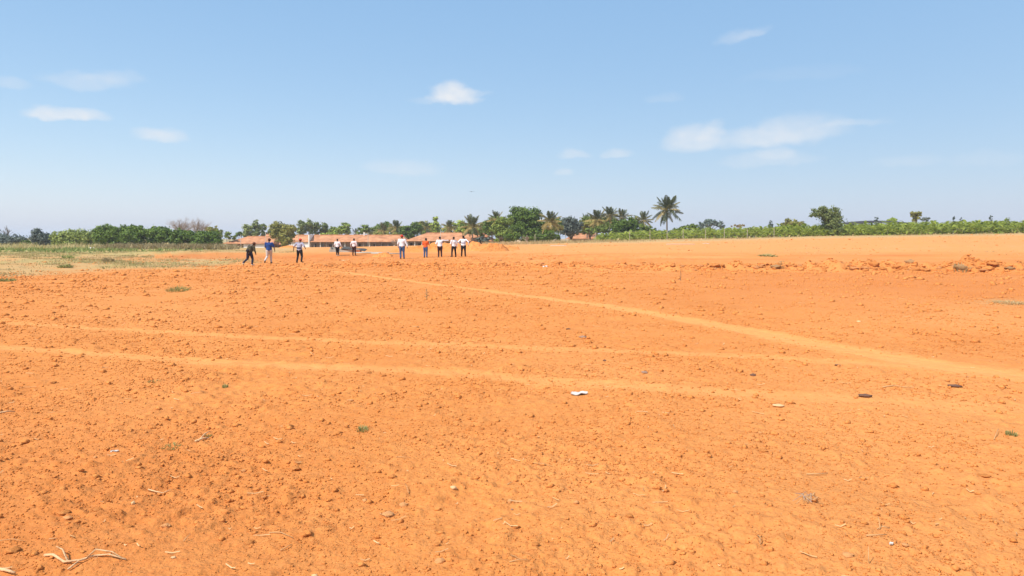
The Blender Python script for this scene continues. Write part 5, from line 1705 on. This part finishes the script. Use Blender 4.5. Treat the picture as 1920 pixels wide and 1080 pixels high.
# twig tangle
p = gp(1520, 944); s = p.y / F_PX
root = empty('twig_tangle', p); tag(root, 'grey tangle of dry twigs in the right foreground', 'twigs')
r_ = random.Random(8)
for i in range(13):
    a = r_.uniform(0, 6.28); L = r_.uniform(14, 36) * s; x0, y0 = r_.uniform(-12, 12) * s, r_.uniform(-10, 10) * s * 1.5
    pts = [(x0, y0, .008 + .02 * r_.random()), (x0 + math.cos(a) * L * .5, y0 + math.sin(a) * L * .5, .02 + .03 * r_.random()), (x0 + math.cos(a + .3) * L, y0 + math.sin(a + .3) * L, .01)]
    MB().tube(pts, [.003, .0024, .0015], 4).build('twig', M['straw' if i % 3 else 'bare_branch'], root)

# bird low over the trees
p = at(884, 359.5, 150)
root = empty('bird', p, .3); tag(root, 'small dark bird gliding above the tree line left of centre', 'bird')
MB().blob((0, 0, 0), (.07, .24, .07), 8, 6).blob((0, .26, .02), (.045, .06, .045), 8, 5).build('body', M['bird_dark'], root, True)
obj_from('tail', [(-.05, -.2, 0), (.05, -.2, 0), (.09, -.42, 0), (-.09, -.42, 0), (-.05, -.2, .01), (.05, -.2, .01), (.09, -.42, .01), (-.09, -.42, .01)],
         [(3, 2, 1, 0), (4, 5, 6, 7), (0, 1, 5, 4), (1, 2, 6, 5), (2, 3, 7, 6), (3, 0, 4, 7)], M['bird_dark'], root)
for sgn in (-1, 1):
    v = []
    for (a, b_, c, d) in ((.04, .1, -.1, .0), (.3, .13, -.06, .07), (.58, .05, -.10, .05)):
        v += [(sgn * a, b_, d), (sgn * a, c, d), (sgn * a, c, d + .012), (sgn * a, b_, d + .016)]
    f = []
    for i in range(2):
        q = i * 4
        for kk in range(4):
            f.append((q + kk, q + (kk + 1) % 4, q + 4 + (kk + 1) % 4, q + 4 + kk))
    f += [(0, 1, 2, 3), (11, 10, 9, 8)]
    obj_from('wing', v, f, M['bird_dark'], root)

# ------------------------------------------------------------------ people


def limb(mb, a, b, ra, rb, n=10, rings=5, bulge=0.0):
    """tapered limb with rounded ends; radii may be (side, depth)"""
    a, b = Vector(a), Vector(b); d = (b - a)
    L = d.length; d.normalize()
    ta = ra if isinstance(ra, tuple) else (ra, ra); tb = rb if isinstance(rb, tuple) else (rb, rb)
    pts, rr = [], []
    for t in (-1, -.7, 0):
        k = math.sqrt(max(0.02, 1 - t * t)); pts.append(a + d * t * min(ta)); rr.append((ta[0] * k, ta[1] * k))
    for i in range(1, rings):
        t = i / rings; q = 1 + bulge * math.sin(math.pi * t)
        pts.append(a.lerp(b, t)); rr.append(tuple((ta[j] * (1 - t) + tb[j] * t) * q for j in (0, 1)))
    for t in (0, .7, 1):
        k = math.sqrt(max(0.02, 1 - t * t)); pts.append(b + d * t * min(tb)); rr.append((tb[0] * k, tb[1] * k))
    mb.tube(pts, rr, n)


def fuse(mb, name, mat, parent, voxel, smooth_it=3):
    me = bpy.data.meshes.new(name); me.from_pydata([tuple(v) for v in mb.v], [], mb.f)
    bm = bmesh.new(); bm.from_mesh(me); bmesh.ops.recalc_face_normals(bm, faces=bm.faces); bm.to_mesh(me); bm.free()
    o = bpy.data.objects.new(name, me); col.objects.link(o)
    m = o.modifiers.new('Remesh', 'REMESH'); m.mode = 'VOXEL'; m.voxel_size = voxel
    if smooth_it:
        s_ = o.modifiers.new('Smooth', 'SMOOTH'); s_.iterations = smooth_it; s_.factor = .5
    dg = bpy.context.evaluated_depsgraph_get()
    nm = bpy.data.meshes.new_from_object(o.evaluated_get(dg))
    o.modifiers.clear(); o.data = nm
    bpy.data.meshes.remove(me)
    nm.name = name; nm.materials.clear(); nm.materials.append(mat); nm.shade_smooth()
    o.parent = parent
    return o


def person(label, px, feet_y, top_y, facing, J, shirt, trousers, shoes='shoe_dark', hat=None, hair='hair', sleeves='long', build=1.0, extra=None, print_c=None):
    """J: joints in a 1.72 m figure facing +Y. facing: yaw"""
    p = gp(px, feet_y)
    top = at(px, top_y, p.y)
    hgt = J.get('height', 1.74)
    sc_p = (top.z - p.z) / hgt
    root = empty('person', (p.x, p.y, p.z + .0), facing)
    root.scale = (sc_p * 1.1, sc_p * 1.1, sc_p)
    tag(root, label, 'person')
    V_ = lambda k: Vector(J[k])
    pel, che, nek, hed = V_('pelvis'), V_('chest'), V_('neck'), V_('head')
    B = MB()
    # torso
    up = (che - pel).normalized()
    limb(B, pel, pel.lerp(che, .5), (.145, .105), (.125, .09))
    limb(B, pel.lerp(che, .5), che, (.125, .09), (.155, .105))
    limb(B, che, nek - up * .06, (.15, .10), (.09, .07))
    limb(B, nek - up * .05, hed - (hed - nek).normalized() * .06, .055, .052)
    hd = (hed - nek).normalized()
    fwd = Vector(J.get('look', (0, 1, 0))).normalized()
    B.blob(hed, (.075, .093, .112), 14, 10)
    B.blob(hed + fwd * .045 - Vector((0, 0, .055)), (.055, .055, .055), 10, 8)           # jaw
    side = fwd.cross(Vector((0, 0, 1))).normalized()
    B.blob(hed + fwd * .098 - Vector((0, 0, .015)), (.014, .022, .024), 8, 6)           # nose
    for s_ in (-1, 1):
        B.blob(hed + side * s_ * .077 - Vector((0, 0, .012)), (.012, .022, .032), 8, 6)  # ears
        B.blob(hed + fwd * .083 + side * s_ * .03 + Vector((0, 0, .012)), (.014, .01, .009), 8, 6)   # eyes
    B.blob(hed + fwd * .088 - Vector((0, 0, .055)), (.026, .012, .009), 8, 6)           # mouth
    sh, tr = MB(), MB()
    for s_, L_ in ((-1, 'l'), (1, 'r')):
        hip, kn, an = V_('hip_' + L_), V_('knee_' + L_), V_('ankle_' + L_)
        limb(B, hip, kn, .082, .055, bulge=.04); limb(B, kn, an, .052, .036, bulge=.12)
        toe = an + V_('toe_' + L_)
        limb(B, an - Vector((0, 0, .045)), toe - Vector((0, 0, .05)), .036, .03)
        sho, elb, han = V_('sho_' + L_), V_('elb_' + L_), V_('hand_' + L_)
        limb(B, che.lerp(sho, .4), sho, .07, .055)
        limb(B, sho, elb, .052, .040); limb(B, elb, han, .040, .026)
        # hand: palm, four unequal fingers, thumb from the side of the palm
        dr = (han - elb).normalized()
        sd2 = dr.cross(Vector((s_, 0, .01))).normalized()
        if sd2.length < .1: sd2 = Vector((0, 1, 0))
        palm_e = han + dr * .075
        limb(B, han, palm_e, (.024, .036), (.026, .038), 8, 2)
        inw = Vector((-s_, 0, 0)); inw = (inw - dr * inw.dot(dr)); inw = inw.normalized() if inw.length > .05 else Vector((0, 0, -1))
        for q, fl in enumerate((.062, .072, .067, .052)):
            f0 = palm_e + sd2 * (.03 - .02 * q)
            f1 = f0 + (dr * .85 + inw * .35).normalized() * fl * .55
            f2 = f1 + (dr * .55 + inw * .75).normalized() * fl * .5
            limb(B, f0 - dr * .01, f1, .0085, .008, 6, 2); limb(B, f1, f2, .008, .0072, 6, 2)
        t0 = han + dr * .02 + sd2 * .03
        t1 = t0 + (dr * .6 + sd2 * .7 + inw * .2).normalized() * .035
        t2 = t1 + (dr * .85 + sd2 * .2 + inw * .4).normalized() * .028
        limb(B, t0, t1, .0105, .0095, 6, 2); limb(B, t1, t2, .0095, .008, 6, 2)
        # clothes
        g = 1.0
        limb(tr, hip, kn, .105 * build, .076, bulge=.02); limb(tr, kn, an + Vector((0, 0, .02)), .073, .060)
        limb(sh, che.lerp(sho, .3), sho, .086 * build, .072)
        if sleeves == 'long':
            limb(sh, sho, elb, .072, .056); limb(sh, elb, han.lerp(elb, .08), .056, .042)
        elif sleeves == 'half':
            limb(sh, sho, sho.lerp(elb, .85), .074, .066)
    limb(tr, pel + Vector((-.06, 0, -.02)), pel + Vector((.06, 0, -.02)), .115 * build, .115 * build)
    limb(tr, pel, pel + up * .07, (.155 * build, .118 * build), (.145 * build, .11 * build))
    limb(sh, pel + up * .0, pel.lerp(che, .5), (.168 * build, .13 * build), (.152 * build, .115 * build))
    limb(sh, pel.lerp(che, .5), che, (.152 * build, .115 * build), (.18 * build, .128 * build))
    limb(sh, che, nek - up * .07, (.178 * build, .125 * build), (.085, .078))
    body = fuse(B, 'body', M['skin'], root, .0105, 1)
    so = fuse(sh, 'shirt', M[shirt], root, .02, 3)
    fuse(tr, 'trousers', M[trousers], root, .02, 3)
    for L_ in ('l', 'r'):
        an = V_('ankle_' + L_); toe = an + V_('toe_' + L_)
        mb = MB(); limb(mb, an - Vector((0, 0, .045)) - (toe - an).normalized() * .04, toe - Vector((0, 0, .045)), (.048, .045), (.044, .036), 10)
        limb(mb, an, an - Vector((0, 0, .04)), .046, .048, 10)
        fuse(mb, 'shoe', M[shoes], root, .016, 1)
    # hair or hat
    mb = MB(); mb.blob(hed - fwd * .012 + Vector((0, 0, .022)), (.086, .10, .105), 14, 10)
    b_ = mb.build('hair', M[hair], root, True)
    # keep the face free: pull hair in below the brow at the front
    for v in b_.data.vertices:
        rel = v.co - hed
        if rel.dot(fwd) > .02 and rel.z < .045:
            v.co -= fwd * (rel.dot(fwd) - .02)
        if rel.z < -.06: v.co.z = hed.z - .06
    if hat == 'turban':
        mb = MB()
        for k in range(4):
            mb.blob(hed + Vector((0, 0, .045 + .022 * k)) - fwd * .01, (.118 - .012 * k, .128 - .012 * k, .036), 16, 6, (.12 * (-1) ** k, .1 * (-1) ** k, 0))
        mb.blob(hed + Vector((0, 0, .10)), (.085, .09, .055), 14, 8)
        fuse(mb, 'turban', M['cloth_red'], root, .012, 1)
    elif hat in ('cap_red', 'cap_brown'):
        mb = MB(); mb.blob(hed + Vector((0, 0, .045)) - fwd * .01, (.098, .11, .095), 16, 8)
        b1 = hed + fwd * .085 + Vector((0, 0, .045))
        limb(mb, b1 - fwd * .03, b1 + fwd * .07, (.07, .012), (.055, .010), 12)
        fuse(mb, 'cap', M['cloth_red' if hat == 'cap_red' else 'cloth_brown'], root, .012, 1)
    if print_c:
        zc_, wx_, hz_, mt = print_c
        mb = MB(); n_ = 8; c0 = pel.lerp(che, zc_)
        rx, ry = .178 * build, .132 * build
        vs = []; fs = []
        for j in (0, 1):
            for i in range(n_ + 1):
                a = math.pi * (1.5 - wx_ / 2 + wx_ * i / n_)
                vs.append(tuple(c0 + Vector((math.cos(a) * rx, math.sin(a) * ry, (-hz_ if j == 0 else hz_)))))
        m_ = len(vs)
        vs += [tuple(c0 + (Vector(v) - c0) * 1.05) for v in vs]
        for i in range(n_):
            a_, b2_ = i, i + n_ + 1
            fs += [(a_, a_ + 1, b2_ + 1, b2_), (m_ + b2_, m_ + b2_ + 1, m_ + a_ + 1, m_ + a_), (a_ + 1, a_, m_ + a_, m_ + a_ + 1), (b2_, b2_ + 1, m_ + b2_ + 1, m_ + b2_)]
        fs += [(0, n_ + 1, m_ + n_ + 1, m_), (n_, m_ + n_, m_ + 2 * n_ + 1, 2 * n_ + 1)]
        obj_from('shirt_band', vs, fs, M[mt], root)
    return root


def pose(**kw):
    J = dict(pelvis=(0, 0, .94), chest=(0, .01, 1.30), neck=(0, 0, 1.50), head=(0, .02, 1.62),
             hip_l=(-.09, 0, .90), hip_r=(.09, 0, .90), knee_l=(-.10, .02, .49), knee_r=(.10, .02, .49),
             ankle_l=(-.11, 0, .085), ankle_r=(.11, 0, .085), toe_l=(-.03, .16, 0), toe_r=(.03, .16, 0),
             sho_l=(-.19, 0, 1.41), sho_r=(.19, 0, 1.41), elb_l=(-.25, -.02, 1.13), elb_r=(.25, -.02, 1.13),
             hand_l=(-.26, .06, .88), hand_r=(.26, .06, .88))
    J.update(kw); return J


P_ = person
w = P_('stooping person in a dark jacket striding off at the left end of the line', 469, 497.5, 454.5, R(-18),
       pose(pelvis=(-.02, -.02, .90), chest=(.03, .13, 1.20), neck=(.06, .22, 1.37), head=(.11, .30, 1.47), look=(.2, 1, -.3), height=1.59,
            hip_l=(-.10, -.02, .86), hip_r=(.08, -.02, .86), knee_l=(-.20, .02, .47), knee_r=(.09, .14, .46), ankle_l=(-.32, -.24, .18), ankle_r=(.10, .06, .085),
            toe_l=(-.06, .12, -.07), sho_l=(-.16, .12, 1.31), sho_r=(.22, .13, 1.31), elb_l=(-.24, .06, 1.04), elb_r=(.29, .10, 1.04), hand_l=(-.22, .20, .82), hand_r=(.27, .22, .82)),
       'cloth_camo', 'cloth_navy', 'shoe_pale', 'cap_brown', build=1.12)
# the rucksack on that back
bp = empty('backpack', w.location, w.rotation_euler.z); bp.scale = w.scale
tag(bp, 'dark green brown rucksack on the back of the stooping person', 'backpack')
mb = MB()
limb(mb, (-.02, -.12, 1.0), (.02, -.02, 1.26), (.17, .10), (.16, .10), 12)
fuse(mb, 'bag', M['cloth_camo'], bp, .02, 2)
mb = MB(); limb(mb, (-.03, -.21, .98), (-.01, -.18, 1.08), (.12, .05), (.12, .05), 10)
fuse(mb, 'pocket', M['cloth_black'], bp, .016, 2)
for s_ in (-1, 1):
    MB().tube([(.01 + s_ * .12, -.02, 1.32), (.02 + s_ * .13, .12, 1.42), (.03 + s_ * .12, .28, 1.28), (s_ * .16, .17, 1.02), (-.02 + s_ * .15, -.02, .96)], .018, 6).build('strap', M['cloth_black'], bp, True)
P_('person in a royal blue shirt and pale trousers walking away', 505, 494, 447, R(12),
   pose(knee_l=(-.12, .00, .48), ankle_l=(-.22, -.34, .20), toe_l=(-.02, .10, -.09), knee_r=(.09, .16, .50), ankle_r=(.10, .14, .085),
        elb_r=(.30, .0, 1.14), hand_r=(.33, .14, .90), elb_l=(-.22, .08, 1.14), hand_l=(-.18, .28, .98), head=(.03, .03, 1.62)),
   'cloth_blue', 'cloth_beige', 'shoe_dark', 'cap_brown', sleeves='half', build=1.15)
P_('person in a red cap and grey shirt walking with swinging arms', 562, 493, 447.5, R(-8),
   pose(knee_l=(-.16, .10, .50), ankle_l=(-.20, .02, .085), knee_r=(.16, .0, .48), ankle_r=(.24, -.26, .15), toe_r=(.05, .12, -.05),
        elb_l=(-.36, -.02, 1.18), hand_l=(-.44, .06, .95), elb_r=(.38, -.06, 1.17), hand_r=(.34, .14, 1.05), chest=(0, .04, 1.30), head=(.05, .06, 1.62)),
   'cloth_grey', 'cloth_black', 'shoe_dark', 'cap_red', sleeves='half', build=1.12, print_c=(.35, .5, .05, 'cloth_navy'))
P_('person in a white shirt standing at the left of the covered slab', 633, 479.5, 448, R(5),
   pose(elb_l=(-.27, -.02, 1.14), hand_l=(-.27, .10, .92), elb_r=(.30, -.02, 1.14), hand_r=(.36, .04, .90), ankle_l=(-.07, 0, .085), ankle_r=(.07, .08, .085), knee_l=(-.09, .03, .49), knee_r=(.08, .06, .49)),
   'cloth_white', 'cloth_black', 'shoe_pale', sleeves='long', build=1.15)
P_('person in a pinkish white shirt standing at the right of the covered slab', 664, 479, 447, R(-6),
   pose(elb_l=(-.29, -.04, 1.14), hand_l=(-.33, .06, .92), ankle_l=(-.12, 0, .085), ankle_r=(.10, .04, .085)),
   'cloth_blush', 'cloth_maroon', 'shoe_dark', sleeves='long', build=1.15, print_c=(.95, .4, .018, 'cloth_navy'))
P_('person in a red turban, long white shirt and blue jeans', 754, 485, 441, R(4),
   pose(elb_l=(-.27, -.02, 1.12), hand_l=(-.26, .08, .90), elb_r=(.29, -.02, 1.12), hand_r=(.36, -.02, .88), ankle_l=(-.10, 0, .085), ankle_r=(.12, .02, .085)),
   'cloth_white', 'cloth_jeans', 'shoe_dark', 'turban', sleeves='long', build=1.16)
P_('person in an orange jacket and jeans looking down at their hands', 798, 483, 446, R(-20),
   pose(head=(.02, .07, 1.60), look=(.1, 1, -.4), elb_l=(-.26, .02, 1.14), hand_l=(-.10, .28, 1.12), elb_r=(.27, .06, 1.14), hand_r=(.16, .36, 1.12)),
   'cloth_orange', 'cloth_jeans', 'shoe_dark', build=1.12)
P_('person in a white shirt pointing with an outstretched right arm', 825, 482.5, 443.5, R(4),
   pose(elb_r=(.42, .12, 1.40), hand_r=(.66, .24, 1.42), elb_l=(-.30, -.04, 1.14), hand_l=(-.16, .16, 1.04), ankle_l=(-.10, 0, .085), ankle_r=(.12, -.05, .085)),
   'cloth_white', 'cloth_maroon', 'shoe_dark', build=1.15)
P_('slim person in a white shirt standing with feet apart beside the pointing one', 851, 482, 444, R(32),
   pose(ankle_l=(-.20, -.04, .085), ankle_r=(.20, .06, .085), knee_l=(-.15, .02, .49), knee_r=(.15, .04, .49), elb_l=(-.26, .02, 1.14), hand_l=(-.12, .20, 1.02),
        elb_r=(.25, -.04, 1.13), hand_r=(.28, .02, .88)),
   'cloth_white', 'cloth_black', 'shoe_dark', build=1.08)
P_('person in a banded white shirt with elbows out, rightmost of the line', 869, 481, 442, R(0),
   pose(elb_l=(-.40, -.08, 1.22), hand_l=(-.24, .04, 1.02), elb_r=(.40, -.06, 1.20), hand_r=(.40, .04, .94), ankle_l=(-.14, 0, .085), ankle_r=(.14, 0, .085), knee_l=(-.12, .02, .49), knee_r=(.12, .02, .49)),
   'cloth_white', 'cloth_black', 'shoe_dark', build=1.15, print_c=(.55, .5, .045, 'cloth_grey'))
